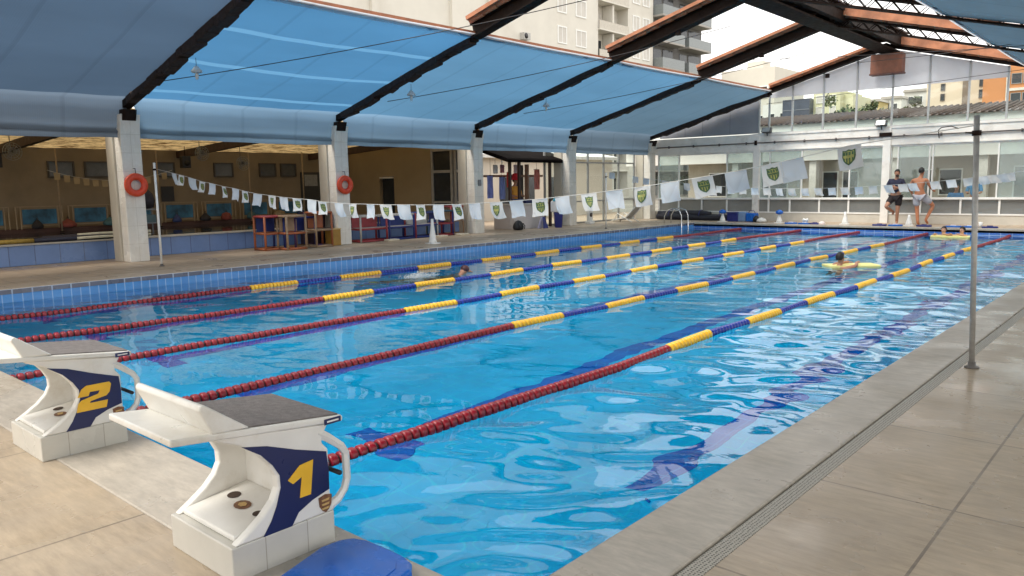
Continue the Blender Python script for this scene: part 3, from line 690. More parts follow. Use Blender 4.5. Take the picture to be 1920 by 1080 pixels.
FX = [-13.33, -13.02, -12.59, -12.2, -11.82, -11.41, -11.0, -10.68, -10.26, -9.81, -9.46, -9.07, -8.65, -8.37, -7.94, -7.59, -7.17, -6.82, -6.42, -6.07, -5.71, -5.36, -5.03, -4.65, -4.32, -3.94, -3.6, -3.22, -2.88, -2.51, -2.18, -1.81, -1.45, -1.09, -.90, -.38]
FZ = [1.8, 1.76, 1.69, 1.62, 1.58, 1.52, 1.48, 1.43, 1.38, 1.35, 1.32, 1.30, 1.28, 1.25, 1.23, 1.22, 1.215, 1.21, 1.21, 1.21, 1.215, 1.22, 1.235, 1.25, 1.27, 1.29, 1.32, 1.35, 1.385, 1.42, 1.465, 1.51, 1.56, 1.62, 1.655, 1.76]
GX = [-13.04, -12.11, -11.69, -11.0, -10.6, -10.21, -9.6, -9.11, -8.7, -8.34, -7.96, -7.59, -7.22, -6.85, -6.46, -6.1, -5.71, -5.37, -4.99, -4.63, -4.25, -3.89, -3.66, -3.13, -2.76, -2.38, -2.05, -1.86, -1.67, -1.5]
def flag_mesh(name, mat, w_, h_, seed, skew):
    mb = MB(); n = 6; vs = []; r0 = random.Random(seed)
    for j in range(n + 1):
        v = j / n
        for i in range(n + 1):
            u = i / n - .5
            vs.append((u * w_ + skew * v * v * .5 + skew * v * .5, (.026 * math.sin(5.5 * u + seed) * v + .035 * v * math.sin(2 * v + seed)), -v * h_ + .008 * math.sin(5 * u + seed) * v))
    fs = [(j * (n + 1) + i, j * (n + 1) + i + 1, (j + 1) * (n + 1) + i + 1, (j + 1) * (n + 1) + i) for j in range(n) for i in range(n)]
    mb.add(vs, fs, 0, True); return mb.mesh(name, mat)
def shield_mesh(skew, seed, w_, h_):
    mb = MB()
    def pt(u, v, d):
        return (u * w_ + skew * v * v * .5 + skew * v * .5, (.026 * math.sin(5.5 * u + seed) * v + .035 * v * math.sin(2 * v + seed)) + d, -v * h_ + .008 * math.sin(5 * u + seed) * v)
    def loop(s, c=.47):
        base = [(-.30, -.34), (-.16, -.30), (0, -.36), (.16, -.30), (.30, -.34), (.31, -.02), (.25, .18), (.12, .32), (0, .40), (-.12, .32), (-.25, .18), (-.31, -.02)]
        return [(a * s * .88, c + b * s * .88) for a, b in base]
    def strip(o_l, i_l, d, mi):
        n = len(o_l); vs = [pt(*p, d) for p in o_l] + [pt(*p, d) for p in i_l]
        mb.add(vs, [(k, (k + 1) % n, n + (k + 1) % n, n + k) for k in range(n)], mi)
    for d in (-.003, .003):
        o1, o2, ctr = loop(1.0), loop(.80), (0, .47)
        strip(o1, o2, d, 0)
        n = len(o2); mb.add([pt(*p, d) for p in o2] + [pt(*ctr, d)], [(k, (k + 1) % n, n) for k in range(n)], 1)
        for q, (u0, u1, v0, v1) in enumerate([(-.24, .24, .20, .235), (-.21, -.14, .27, .40), (-.11, -.03, .27, .40), (.01, .09, .27, .40), (.13, .20, .27, .40), (-.25, .25, .43, .50), (-.20, -.15, .52, .62), (-.09, -.04, .52, .70), (.02, .07, .52, .74), (.13, .18, .52, .64)]):
            mb.add([pt(u0, v0, d * 1.6), pt(u1, v0, d * 1.6), pt(u1, v1, d * 1.6), pt(u0, v1, d * 1.6)], [(0, 1, 2, 3)], 0)
    return mb.mesh('crest', [crest_green, crest_lime])
W_, H_ = .22, .205
vari = [(0.02, 1), (0.05, 2), (0.08, 3.3), (0.035, 4.4), (-.015, 5.2)]
fw_me = [flag_mesh('flag', flag_white, W_, H_, s, k) for k, s in vari]; fb_me = [flag_mesh('flag', flag_blue, W_, H_, s, k) for k, s in vari]; sh_me = [shield_mesh(k, s, W_, H_) for k, s in vari]
def flag_line(xs, zs, y, xa, za, xb, zb, label, crest_from, smallcrest):
    t = thing('flag_line', (0, y, 0), label, 'flag line', 'flag lines across the pool')
    pts = [(xa, 0, za)] + [(x, 0, z + H_ / 2) for x, z in zip(xs, zs)] + [(xb, 0, zb)]
    a = MB(); a.tube(pts, .004, 5); a.build('cord', cord_m, t)
    for i, (x, z) in enumerate(zip(xs, zs)):
        p0, p1 = pts[i], pts[i + 2]; sl = math.atan2(p1[2] - p0[2], p1[0] - p0[0])
        v = rnd.choice((0, 3, 4)) if i < 6 else rnd.choice((0, 1, 2, 3)); cr_ = i % 2 == crest_from
        if i > 28: v = rnd.choice((0, 4))
        f_ = link_mesh('flag', (fw_me if cr_ else fb_me)[v], t, (x, 0, z + H_ / 2), (R(rnd.uniform(-9, 9)), -sl, R(rnd.uniform(-14, 14))))
        if cr_ and smallcrest:
            link_mesh('crest', sh_me[v], f_)
    return t
flag_line(FX, FZ, 5.0, -14.18, 2.02, 0.60, 1.98, 'near flag line with green crests on every other white flag, sagging over the pool', 1, True)
GZ = [1.22 + .0163 * (x + 6.5) ** 2 * (.86 if x < -6.5 else .8) for x in GX]
flag_line(GX, GZ, 20.0, -13.3, 1.92, 0.60, 1.95, 'far flag line of small plain white flags in front of the end wall', 1, False)

# ------------------------------------------------------------------ end wall with glazed gable
t = thing('end_wall', (0, WY, 0), 'white framed glazed end wall with gable glass above the far pool edge', 'wall')
def EB(mb, name, mat, parent=t, bevel=0): return mb.build(name, mat, parent, (0, 0, 0), bevel)
a = MB()
a.bx(-15.9, 3.2, -.02, .16, 0, .33); EB(a, 'dado', plain('dado_beige', (0.56, 0.53, 0.46), 0.6, 0.06, 2, dirt=(0.45, 0.42, 0.36)))
a = MB(); a.bx(-15.7, 3.2, -.06, .20, 2.74, 3.36); a.bx(-15.7, 3.2, -.075, .21, 2.72, 2.76); a.bx(-11.3, 3.2, -.09, .22, 3.30, 3.38); EB(a, 'beam', white_conc)
for x in (-11.13, -6.35, -1.6):
    a = MB(); a.bx(x - .13, x + .13, -.10, .24, 0, 3.30); EB(a, 'pillar', white_conc, bevel=.01)
# grey infill on the left of the gable
a = MB(); a.prism([(-15.5, 3.40), (-11.08, 3.40), (-11.08, roof_z(-11.08) - .06), (-15.5, roof_z(-15.5) - .06)], 0, .05, 'y'); EB(a, 'grey_infill', grey_panel)
a = MB()
for x in (-14.3, -13.5, -12.3): a.bx(x - .006, x + .006, -.004, 0, 3.41, roof_z(x) - .12)
EB(a, 'infill_joint', plain('joint_dark', (0.12, 0.12, 0.14), 0.7))
# gable glazing
MX = [-11.08, -10.68, -9.78, -8.63, -7.46, -6.26, -5.11, -3.92, -2.83, -1.7, -.6, .5, 1.6, 2.8]
a = MB()
for x in MX: a.bx(x - .028, x + .028, -.03, .05, 3.36, roof_z(x) - .0)
a.bx(-11.08, 2.8, -.035, .055, 3.36, 3.40); EB(a, 'mullion', alu)
for p, q in zip(MX[:-1], MX[1:]):
    zt = lambda x: roof_z(x) - .005
    zb = 4.70
    ta, tb = zt(p + .028), zt(q - .028)
    if min(ta, tb) < zb + .05:
        a = MB(); a.prism([(p + .028, 3.40), (q - .028, 3.40), (q - .028, tb), (p + .028, ta)], 0.004, .012, 'y'); EB(a, 'gable_pane', glass)
    else:
        a = MB(); a.bx(p + .028, q - .028, .004, .012, 3.40, zb); EB(a, 'gable_pane', glass)
        poly = [(p + .028, zb + .005), (q - .028, zb + .005), (q - .028, tb)]
        if p < RX < q: poly.append((RX, zt(RX)))
        poly.append((p + .028, ta)); a = MB(); a.prism(poly, 0.004, .014, 'y'); EB(a, 'frosted_pane', glass_f)
# lower windows
WXS = [-15.55, -14.56, -12.39, -11.26, -11.0, -10.6, -9.35, -7.6, -6.48, -6.22, -5.98, -4.98, -4.88, -2.96, -1.73]
kinds = ['g', 'c', 'g', None, 'g', 'g', 'c', 'g', None, 'c', 'g', 'c', 'c', 'g']
for p, q, kd in zip(WXS[:-1], WXS[1:], kinds):
    if kd is None: continue
    f_ = MB()
    f_.bx(p - .022, p + .022, -.03, .05, .88, 2.74); f_.bx(q - .021, q + .021, -.031, .049, .88, 2.74)
    f_.bx(p, q, -.028, .048, 2.66, 2.735)
    w_ = EB(f_, 'window', white_frame)
    g_ = MB(); g_.bx(p + .022, q - .022, .004, .012, .90, 2.66); EB(g_, 'pane', glass_g if kd == 'g' else glass, w_)
a = MB(); a.bx(-15.6, 3, -.07, .10, .83, .90); EB(a, 'sill_rail', white_frame)
LX = [-15.5, -14.55, -13.48, -12.36, -11.2, -10.61, -9.77, -8.65, -7.59, -6.4, -5.2, -3.97, -2.85, -1.7, 0, 1.5, 3]
a = MB()
for x in LX: a.bx(x - .03, x + .03, -.035, .05, .33, .83)
a.bx(-15.6, 3, -.04, .06, .31, .36); EB(a, 'lower_post', white_frame)
for p, q in zip(LX[:-1], LX[1:]):
    a = MB(); a.bx(p + .03, q - .03, .004, .014, .36, .83); EB(a, 'lower_pane', glass_d)
a = MB(); a.bx(-14.5, -2, .02, .03, 1.0, 1.02)
# conduit and fittings
t = thing('conduit_pipe', (0, WY - .10, 3.02), 'long dark conduit pipe clipped along the beam of the end wall', 'pipe')
a = MB(); a.tube([(-15.6, 0, 0), (-10, 0, .005), (-5, 0, 0), (3, 0, .005)], .022, 8); a.build('pipe', plain('dark_pipe', (0.10, 0.09, 0.09), 0.5), t)
a = MB()
for x in np.arange(-15, 2.5, 1.15): a.tube([(x, 0, -.05), (x, 0, .05)], .034, 8)
a.build('clip', plain('dark_pipe'), t) if False else a.build('clip', MAT['dark_pipe'], t)
a = MB(); a.bx(-11.2, -11.1, -.05, .04, -.08, .10); a.bx(-6.6, -6.2, -.06, .03, .02, .14); a.build('junction_box', steel_dark, t, bevel=.01)
for k, x in enumerate((-10.7, -6.55)):
    t = thing('floodlight', (x, WY - .12, 3.48), 'dark box floodlight on the end wall beam, ' + ('beside the grey infill panel' if k == 0 else 'below the rust-coloured box'), 'floodlight', 'floodlights on the end wall')
    a = MB(); a.prism([(-.16, -.06), (.02, -.10), (.05, .09), (-.06, .12)], -.19, .19, 'x'); a.build('housing', plain('floodlight_grey', (0.06, 0.065, 0.07), 0.45), t, bevel=.015)
    b = MB(); b.prism([(-.165, -.055), (-.158, -.058), (-.062, .112), (-.068, .113)], -.15, .15, 'x'); b.build('lens', plain('floodlight_lens', (0.28, 0.31, 0.32), 0.15), t)
    c = MB(); c.tube([(0, 0, -.09), (0, .03, -.20)], .02, 6); c.build('bracket', steel_dark, t)
t = thing('beam_cover', (-6.36, WY - .30, 5.14), 'rust-coloured steel box hanging under the gable peak', 'steel box')
a = MB(); a.bx(-.52, .50, -.25, .14, 0, .66); a.build('box', rust_steel, t, bevel=.02)
a = MB(); a.bx(-.54, .52, -.27, .16, -.03, .02); a.build('lower_rim', plain('rust_dark', (0.13, 0.05, 0.035), 0.6, .2, 4), t)
t = thing('shower_arm', (-4.5, WY - .28, 3.02), 'thin bent dark shower arm on the end wall near the galvanised post', 'pipe')
a = MB(); a.tube([(-.2, .15, -.14), (-.2, 0, .12), (-.1, -.05, .20), (.2, -.1, .22), (.35, -.12, .16)], .016, 6); a.build('arm', steel_dark, t)
b = MB(); b.lathe([(.02, 0), (.05, -.03), (.05, -.05)], 10, (.37, -.12, .17)); b.build('rose', steel_dark, t)

# ------------------------------------------------------------------ courtyard building behind the end wall
t = thing('courtyard_building', (0, 30.2, 0), 'low pale building with brown tiled roof behind the end wall glass', 'building')
a = MB(); a.bx(-16, 4, .5, .7, 0, 3.0); a.build('wall', plain('courtyard_wall', (0.46, 0.42, 0.36), 0.8, .06, 1), t)
a = MB(); a.bx(-19, 5, -.60, -.45, 3.36, 3.84); a.bx(-19, 5, -.62, .7, 3.42, 3.46); a.build('fascia', plain('white_fascia', (0.74, 0.76, 0.72), 0.5, .04, 1), t)
a = MB(); a.bx(-19, 5, -.2, .6, 2.35, 2.95); a.build('lintel', plain('white_lintel', (0.70, 0.69, 0.65), 0.6, .05, 1), t)
for x in (-13.4, -10.0, -6.9, -3.9, -.5):
    a = MB(); a.bx(x - .14, x + .14, -.1, .3, 0, 2.35); a.build('veranda_post', plain('veranda_post_paint', (0.62, 0.60, 0.55), 0.7), t)
a = MB(); n = 60
a.add([(-20, -.7, 3.86), (6, -.7, 3.82), (6, 3.2, 4.40), (-20, 3.2, 4.46)], [(0, 1, 2, 3)])
a.add([(-20, -.7, 3.83), (6, -.7, 3.79), (6, -.7, 3.82), (-20, -.7, 3.86)], [(0, 1, 2, 3)])
rf = a.build('roof', roof_tile, t)
b = MB()
for k in range(115):
    x = -19.9 + k * .225; f0 = (x + 20) / 26
    b.tube([(x, -.72, 3.87 - .04 * f0), (x, 3.2, 4.47 - .06 * f0)], .05, 6)
b.build('roll_tiles', plain('brown_roll_tile', (0.085, 0.06, 0.05), 0.85, .4, 6), rf)
for x0, x1, z0, z1 in ((-14.9, -13.7, .9, 1.9), (-12.6, -11.3, .85, 1.95), (-9.75, -9.2, .3, 1.85), (-8.95, -8.4, .3, 1.85), (-6.1, -5.7, .9, 1.85), (-5.4, -4.7, .95, 1.85), (-3.0, -2.3, .4, 1.9), (-1.8, -.9, .9, 1.9)):
    a = MB(); a.bx(x0 - .05, x1 + .05, .47, .505, z0 - .05, z1 + .05); f_ = a.build('window', white_frame, t)
    b = MB(); b.bx(x0, x1, .455, .468, z0, z1); b.build('pane', dark_glass, f_)

# ------------------------------------------------------------------ annex on the walkway side: raised pool hall
t = thing('annex_building', (-20, 8, 0), 'low beige hall open to the walkway, with tan tiled ceiling over a raised pool', 'building')
def AB(mb, name, mat, parent=t, bevel=0, loc=(20, -8, 0)): return mb.build(name, mat, parent, loc, bevel)
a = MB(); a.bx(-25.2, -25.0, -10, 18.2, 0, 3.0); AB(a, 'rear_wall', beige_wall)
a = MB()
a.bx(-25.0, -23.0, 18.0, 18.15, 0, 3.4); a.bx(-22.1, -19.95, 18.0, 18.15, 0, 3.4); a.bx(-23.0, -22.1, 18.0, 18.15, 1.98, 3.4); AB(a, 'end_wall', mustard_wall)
a = MB(); a.bx(-23.0, -22.1, 18.16, 18.2, 0, 1.98); AB(a, 'doorway_shade', dark_glass)  # dark sheet across the opening paints the unlit inside
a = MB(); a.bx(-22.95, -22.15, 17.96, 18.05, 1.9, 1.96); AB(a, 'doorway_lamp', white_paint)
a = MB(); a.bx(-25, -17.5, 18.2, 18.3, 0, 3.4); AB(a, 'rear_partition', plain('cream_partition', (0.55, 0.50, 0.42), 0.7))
for x0, x1 in ((-19.9, -18.75), (-18.65, -17.55)):
    a = MB(); a.bx(x0, x0 + .10, 17.97, 18.1, 0, 2.95); a.bx(x1 - .10, x1, 17.97, 18.1, 0, 2.95); a.bx(x0 + .10, x1 - .10, 17.97, 18.1, 2.05, 2.15); a.bx(x0 + .10, x1 - .10, 17.97, 18.1, 2.85, 2.95); a.bx(x0 + .10, x1 - .10, 17.97, 18.1, .92, 1.0)
    d = AB(a, 'door', plain('grey_door_frame', (0.36, 0.36, 0.35), 0.5))
    b = MB(); b.bx(x0 + .10, x1 - .10, 18.02, 18.04, 1.0, 2.05); b.bx(x0 + .10, x1 - .10, 18.02, 18.04, 2.15, 2.85); b.bx(x0 + .10, x1 - .10, 18.02, 18.04, .05, .92)
    AB(b, 'pane', dark_glass, d, loc=(0, 0, 0))
# ceiling sheet: rises from the rear wall towards the columns
a = MB(); nx_, ny_ = 8, 60; vs = []; r0 = random.Random(4)
for j in range(ny_ + 1):
    for i in range(nx_ + 1):
        u = i / nx_; vs.append((-25.3 + 8.9 * u, -10 + 28.3 * j / ny_, 2.93 + .50 * u + .012 * math.sin(j * 2.1 + i)))
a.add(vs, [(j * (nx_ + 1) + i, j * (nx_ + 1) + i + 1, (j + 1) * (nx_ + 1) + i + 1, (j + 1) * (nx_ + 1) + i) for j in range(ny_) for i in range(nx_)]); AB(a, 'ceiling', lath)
for y in COLY[:4]:
    a = MB(); a.obox((-25, y - .1, 2.80), (-16.4, y - .1, 3.26), .16, .24); AB(a, 'ceiling_beam', dark_wood)
for y in np.arange(-9, 18, .62):
    pass
for y0, y1 in ((3.6, 4.3), (6.54, 7.22), (7.62, 8.36), (9.9, 10.47), (12.01, 12.67), (13.84, 14.46), (14.76, 15.36)):
    a = MB(); a.bx(-25, -24.94, y0 - .05, y0, 2.03, 2.54); a.bx(-25, -24.94, y1, y1 + .05, 2.03, 2.54); a.bx(-25, -24.94, y0, y1, 2.50, 2.54); a.bx(-25, -24.94, y0, y1, 2.03, 2.07)
    f_ = AB(a, 'window', plain('grey_window_frame', (0.06, 0.055, 0.05), 0.5))
    b = MB(); b.bx(-24.985, -24.97, y0, y1, 2.07, 2.50); AB(b, 'pane', plain('dim_glass', (0.10, 0.11, 0.12), 0.2), f_, loc=(0, 0, 0))
a = MB(); a.bx(-25, -24.93, 15.6, 16.5, 0, 2.2); AB(a, 'side_door', plain('door_dark', (0.05, 0.055, 0.06), 0.4))
a = MB(); a.bx(-24.928, -24.92, 15.75, 16.35, 1.65, 2.1); AB(a, 'door_window', plain('door_glass', (0.30, 0.32, 0.34), 0.3))
# raised pool
t = thing('raised_pool', (-17.2, 5, 0), 'raised teaching pool with blue tiled wall behind the column with life ring', 'pool')
a = MB(); a.bx(-17.25, -16.95, -10, 17.6, 0, .44); a.build('tiled_wall', raised_tile, t, (17.2, -5, 0), .01)
a = MB(); a.bx(-17.30, -16.90, -10, 17.6, .44, .475); a.build('rim', plain('rim_stone', (0.40, 0.38, 0.33), 0.5, .15, 3), t, (17.2, -5, 0), .008)
a = MB(); a.quad((-24, -10, .38), (-17.25, -10, .38), (-17.25, 17.6, .38), (-24, 17.6, .38)); a.build('pool_water', plain('still_water', (0.012, 0.03, 0.05), 0.05, .1, 1), t, (17.2, -5, 0))
a = MB(); a.bx(-24.4, -24.0, -10, 17.6, 0, .5); a.build('rear_rim', plain('rear_rim_red', (0.09, 0.04, 0.03), 0.6), t, (17.2, -5, 0))
# things lying on its rim
t = thing('float_line', (-17.1, 3.2, .50), 'yellow and black float line lying on the raised pool rim', 'float line')
a = MB(); a.tube([(0, -2, .02), (.02, -.5, .03), (0, .35, .025)], .045, 8, 0); a.tube([(-.1, -2, .02), (-.12, -.8, .03), (-.1, .55, .03)], .04, 8, 0); a.build('yellow_floats', plain('dull_yellow', (0.33, 0.22, 0.04), 0.5, .35, 14), t)
a = MB(); a.tube([(0, .35, .03), (.03, 1.2, .035), (.0, 2.0, .03)], .06, 8, 0); a.tube([(-.1, .55, .06), (-.08, 1.3, .07), (-.1, 2.1, .05)], .05, 8, 0); a.build('dark_floats', plain('dull_navy', (0.01, 0.012, 0.03), 0.5, .3, 14), t)
for k, (y, dz) in enumerate(((4.25, .03), (4.3, .10))):
    t = thing('pool_noodle', (-17.02 - .1 * k, y + .6, .50 + dz), 'cream foam noodle on the raised pool rim, ' + ('lower and nearer one' if k == 0 else 'upper one of the pair'), 'pool noodle', 'cream noodles on the raised pool rim')
    a = MB(); a.tube([(0, -.45, 0), (.01, 0, .008), (0, 1.2, 0)], .032, 8); a.build('noodle', plain('cream_foam', (0.52, 0.49, 0.36), 0.7, .12, 10), t)
# barrier frames with blue panels along the rear of the raised pool
def barrier():
    t = thing('safety_barrier', (-23.9, 0, .5), '', 'barrier', 'barriers with blue panels behind the raised pool')
    a = MB()
    for y in (-.62, -.5, .5, .62): a.bx(-.012, .012, y - .013, y + .013, 0, .66)
    a.bx(-.013, .013, -.64, .64, .645, .67); a.bx(-.013, .013, -.5, .5, .08, .11); a.build('frame', plain('tan_rail', (0.34, 0.28, 0.20), 0.6), t)
    b = MB(); n = 10; vs = []
    for j in range(3):
        for i in range(n + 1): vs.append((.012 * math.sin(i * 1.9 + j), -.46 + .92 * i / n, .14 + j * .22))
    b.add(vs, [(j * (n + 1) + i, j * (n + 1) + i + 1, (j + 1) * (n + 1) + i + 1, (j + 1) * (n + 1) + i) for j in range(2) for i in range(n)], 0, True)
    b.build('blue_panel', plain('teal_blue_banner', (0.03, 0.13, 0.24), 0.6, .6, 3.5), t)
    return t
b0 = barrier()
BW = ['first', 'second', 'third', 'fourth', 'fifth', 'sixth', 'seventh', 'eighth']
for k in range(8):
    y = 5.0 + k * 1.42 - .6
    lab = 'blue banner barrier behind the raised pool, %s from the left' % BW[k]
    if k == 0: b0.location.y = y; b0['label'] = lab
    else: copy_tree(b0, (-23.9, y, .5), lab)
for k, (x, y, z) in enumerate(((-22, 4.7, 2.67), (-22, 10.0, 2.72), (-22, 11.4, 2.42))):
    t = thing('wall_fan', (x, y, z), ['grey wall fan hanging at the left edge under the tan ceiling', 'grey fan beside the black loudspeaker under the tan ceiling', 'grey fan hanging lowest, in front of a small window'][k], 'fan', 'fans under the annex ceiling')
    a = MB()
    for rr_ in (.10, .17, .23): a.tube([(.08, rr_ * math.cos(q), rr_ * math.sin(q)) for q in np.linspace(0, 2 * math.pi, 21)], .008, 5)
    for q in range(14): a.tube([(.08, .03 * math.cos(q * .449), .03 * math.sin(q * .449)), (.08, .23 * math.cos(q * .449), .23 * math.sin(q * .449))], .005, 4)
    a.build('guard', plain('fan_grey', (0.25, 0.28, 0.27), 0.4), t)
    b = MB()
    for q in range(3):
        an = q * 2.094; b.obox((.05, .03 * math.cos(an), .03 * math.sin(an)), (.04, .20 * math.cos(an), .20 * math.sin(an)), .11, .01, up=(1, 0, 0))
    b.build('blades', plain('fan_blade', (0.22, 0.20, 0.19), 0.4), t)
    c = MB(); c.lathe([(.06, -.12), (.075, 0), (.05, .04)], 12, (0, 0, 0), 'x'); c.tube([(-.08, 0, 0), (-.08, 0, .62 - .02 * k)], .012, 6); c.build('motor', plain('fan_motor', (0.12, 0.12, 0.12), 0.5), t)
for k, (x, y, z) in enumerate(((-23.5, 10.2, 2.5), (-22.2, 4.35, 2.45))):
    t = thing('loudspeaker', (x, y, z), 'black box loudspeaker hung ' + ('next to the fan in the second bay' if k == 0 else 'at the left edge next to a fan'), 'loudspeaker', 'loudspeakers in the annex')
    a = MB(); a.bx(-.12, .12, -.14, .14, -.2, .2); a.build('cabinet', black_pl, t, bevel=.015)
    b = MB(); b.lathe([(.09, .121), (.10, .125), (.0, .126)], 12, (0, 0, -.04), 'x'); b.build('cone', plain('speaker_cone', (0.03, 0.03, 0.03), 0.7), t)
    c = MB(); c.tube([(0, 0, .2), (0, 0, .55)], .012, 6); c.build('hanger', steel_dark, t)
t = thing('poster', (-24.96, 10.2, 1.45), 'small dark notice board on the beige wall right of the life ring column', 'notice board')
a = MB(); a.bx(-.01, .02, -.22, .22, -.26, .26); a.build('board', black_pl, t)
for k, (y, h) in enumerate(((6.2, 2.9), (9.15, 2.9), (12.4, 2.9), (14.6, 2.95))):
    t = thing('support_pole', (-23.3, y, .4), 'thin pale pole in front of the beige rear wall, %s from the left' % ['first', 'second', 'third', 'fourth'][k], 'pole', 'thin poles in the annex')
    a = MB(); a.tube([(0, 0, 0), (0, 0, h - .45)], .022, 8); a.build('pole', plain('tan_pole', (0.34, 0.27, 0.19), 0.6), t)
    b = MB(); b.lathe([(.07, 0), (.07, .02), (.03, .03)], 10); b.build('base', steel_dark, t)
t = thing('flag_line', (-22.6, 7.3, 2.02), 'faded cream flag line sagging in front of the beige rear wall', 'flag line')
a = MB(); pts = [(0, -1.6 + 3.6 * u, .30 * (2 * u - 1) ** 2 - .12) for u in np.linspace(0, 1, 15)]; a.tube(pts, .005, 5); a.build('cord', cord_m, t)
for k in range(1, 14):
    b = MB(); x, y, z = pts[k]; b.add([(0, y - .085, z), (0, y + .085, z), (.03, y + .07, z - .2), (.03, y - .08, z - .2)], [(0, 1, 2, 3)]); b.build('flag', plain('faded_cream', (0.36, 0.29, 0.18), 0.8), t)
rr = random.Random(31)
for k in range(12):
    y = 4.6 + k * 1.02 + rr.uniform(-.2, .2); c = [(0.03, 0.05, 0.16), (0.02, 0.02, 0.025), (0.20, 0.05, 0.04), (0.05, 0.12, 0.14), (0.22, 0.18, 0.12)][k % 5]
    nm = ['navy', 'black', 'dull red', 'teal', 'tan'][k % 5]
    t = thing('swim_bag', (-23.75, y, .5), nm + ' swim bag on the raised pool\'s far rim, ' + ['at the left edge', 'left of the first pole', 'just past the first pole', 'left of the life ring column', 'behind the life ring column', 'behind the white flag post', 'right of the second pole', 'under the notice board', 'before the third pole', 'left of the third pole', 'right of the third pole', 'near the fourth pole'][k], 'bag', 'bags on the raised pool rim')
    a = MB(); w_ = rr.uniform(.13, .24); a.lathe([(.02, 0), (w_, .02), (w_ * 1.1, .09), (w_ * .8, rr.uniform(.16, .24)), (.03, .27), (0, .275)], 10); a.build('body', plain('bag_' + nm.replace(' ', '_'), c, .8, .3, 8), t)
    b = MB(); b.tube([(-.07, 0, .24), (-.04, 0, .33), (.04, 0, .33), (.07, 0, .24)], .01, 5); b.build('handle', black_pl, t)
# dark trolley behind the first column
t = thing('equipment_trolley', (-17.9, 6.35, .47), 'dark trolley with a black bag just right of the life ring column', 'trolley')
a = MB()
for y in (-.22, .22):
    for x in (-.15, .15): a.bx(x - .015, x + .015, y - .015, y + .015, 0, .95)
a.bx(-.17, .17, -.24, .24, .28, .31); a.bx(-.17, .17, -.24, .24, .62, .65); a.build('frame', plain('grey_trolley', (0.15, 0.16, 0.17), 0.5), t)
b = MB(); b.lathe([(.05, .65), (.2, .68), (.24, .85), (.20, 1.02), (.10, 1.13), (.0, 1.15)], 14); b.build('bag', plain('black_bag_cloth', (0.015, 0.012, 0.018), 0.8, .3, 10, bump=.3), t)
b = MB(); b.bx(-.14, .14, -.2, .2, .31, .5); b.build('crate', plain('dim_teal_crate', (0.05, 0.09, 0.10), 0.6), t, bevel=.01)

# ------------------------------------------------------------------ coloured stands beside the walkway
def cm(n_, c): return plain('stand_' + n_, tuple(v * .72 for v in c), 0.5, .15, 6)
SC = {'red': cm('red', (0.40, 0.05, 0.06)), 'orange': cm('orange', (0.48, 0.14, 0.05)), 'blue': cm('blue', (0.02, 0.04, 0.22)), 'tan': cm('tan', (0.42, 0.28, 0.17)), 'white': cm('white', (0.60, 0.58, 0.54)), 'purple': cm('purple', (0.12, 0.05, 0.16)), 'amber': cm('amber', (0.45, 0.25, 0.04)), 'teal': cm('teal', (0.03, 0.10, 0.15))}
def stand(x, y, w_, d_, h_, post_c, rail_c, top_c, label, mid=True, low=True, slab=False, rz=0):
    t = thing('pool_stand', (x, y, 0), label, 'pool stand', 'coloured pool stands by the columns', R(rz))
    r = .030
    for i, (sx, sy) in enumerate(((1, -1), (1, 1), (-1, -1), (-1, 1))):
        a = MB(); a.tube([(sx * d_ / 2, sy * w_ / 2, 0), (sx * d_ / 2, sy * w_ / 2, h_)], r, 8); a.build('leg', SC[post_c[i % len(post_c)]], t)
    def frame(z, c, name):
        a = MB()
        a.tube([(d_ / 2, -w_ / 2, z), (d_ / 2, w_ / 2, z)], r, 8); a.tube([(-d_ / 2, -w_ / 2, z), (-d_ / 2, w_ / 2, z)], r, 8)
        a.tube([(-d_ / 2, -w_ / 2, z), (d_ / 2, -w_ / 2, z)], r, 8); a.tube([(-d_ / 2, w_ / 2, z), (d_ / 2, w_ / 2, z)], r, 8); a.build(name, SC[c], t)
    frame(h_, top_c, 'top_frame')
    if mid: frame(h_ * .5, rail_c, 'middle_frame')
    if low: frame(.03, rail_c, 'base_frame')
    a = MB(); a.bx(-d_ / 2 + .04, -d_ / 2 + .06, -w_ / 2 + .03, w_ / 2 - .03, h_ * .55, h_ - .04); a.build('back_board', SC[post_c[-1]], t)
    if not slab:
        a = MB(); a.bx(-d_ / 2 + .03, d_ / 2 - .03, -w_ / 2 + .03, w_ / 2 - .03, h_ - .02, h_ + .012); a.build('top_board', SC[top_c], t)
    if slab:
        a = MB(); a.bx(-d_ / 2 + .02, d_ / 2 - .02, -w_ / 2 + .02, w_ / 2 - .02, h_ * .5 - .01, h_ * .5 + .03); a.build('shelf', SC['white'], t)
    return t
stand(-15.95, 8.62, .55, .5, .86, ['orange', 'blue'], 'orange', 'red', 'red and orange tubular stand with blue legs, leftmost of the group left of the column')
stand(-15.55, 9.02, .55, .45, .86, ['tan', 'tan'], 'orange', 'tan', 'tan tubular stand with an orange middle frame, in front of its neighbours')
stand(-15.98, 9.55, .62, .5, .80, ['purple', 'blue'], 'tan', 'blue', 'navy tubular stand with tan middle frame between two tan ones', slab=True)
stand(-15.68, 9.95, .50, .45, .92, ['tan', 'orange'], 'tan', 'orange', 'tan tubular stand with bright orange top, tallest of the group')
stand(-16.15, 10.25, .55, .5, .88, ['blue', 'purple'], 'purple', 'purple', 'purple and navy tubular stand beside the amber box')
stand(-16.05, 11.9, .95, .5, .74, ['white', 'red'], 'red', 'white', 'tubular stand with one white and one red leg, first one right of the column', slab=True)
stand(-16.05, 12.95, .95, .5, .74, ['blue', 'blue'], 'blue', 'white', 'blue legged tubular stand with white top behind the flag line', slab=True)
stand(-16.05, 13.95, .9, .5, .76, ['red', 'white'], 'blue', 'blue', 'stand with a red front leg and white shelf, in the middle of the row', slab=True)
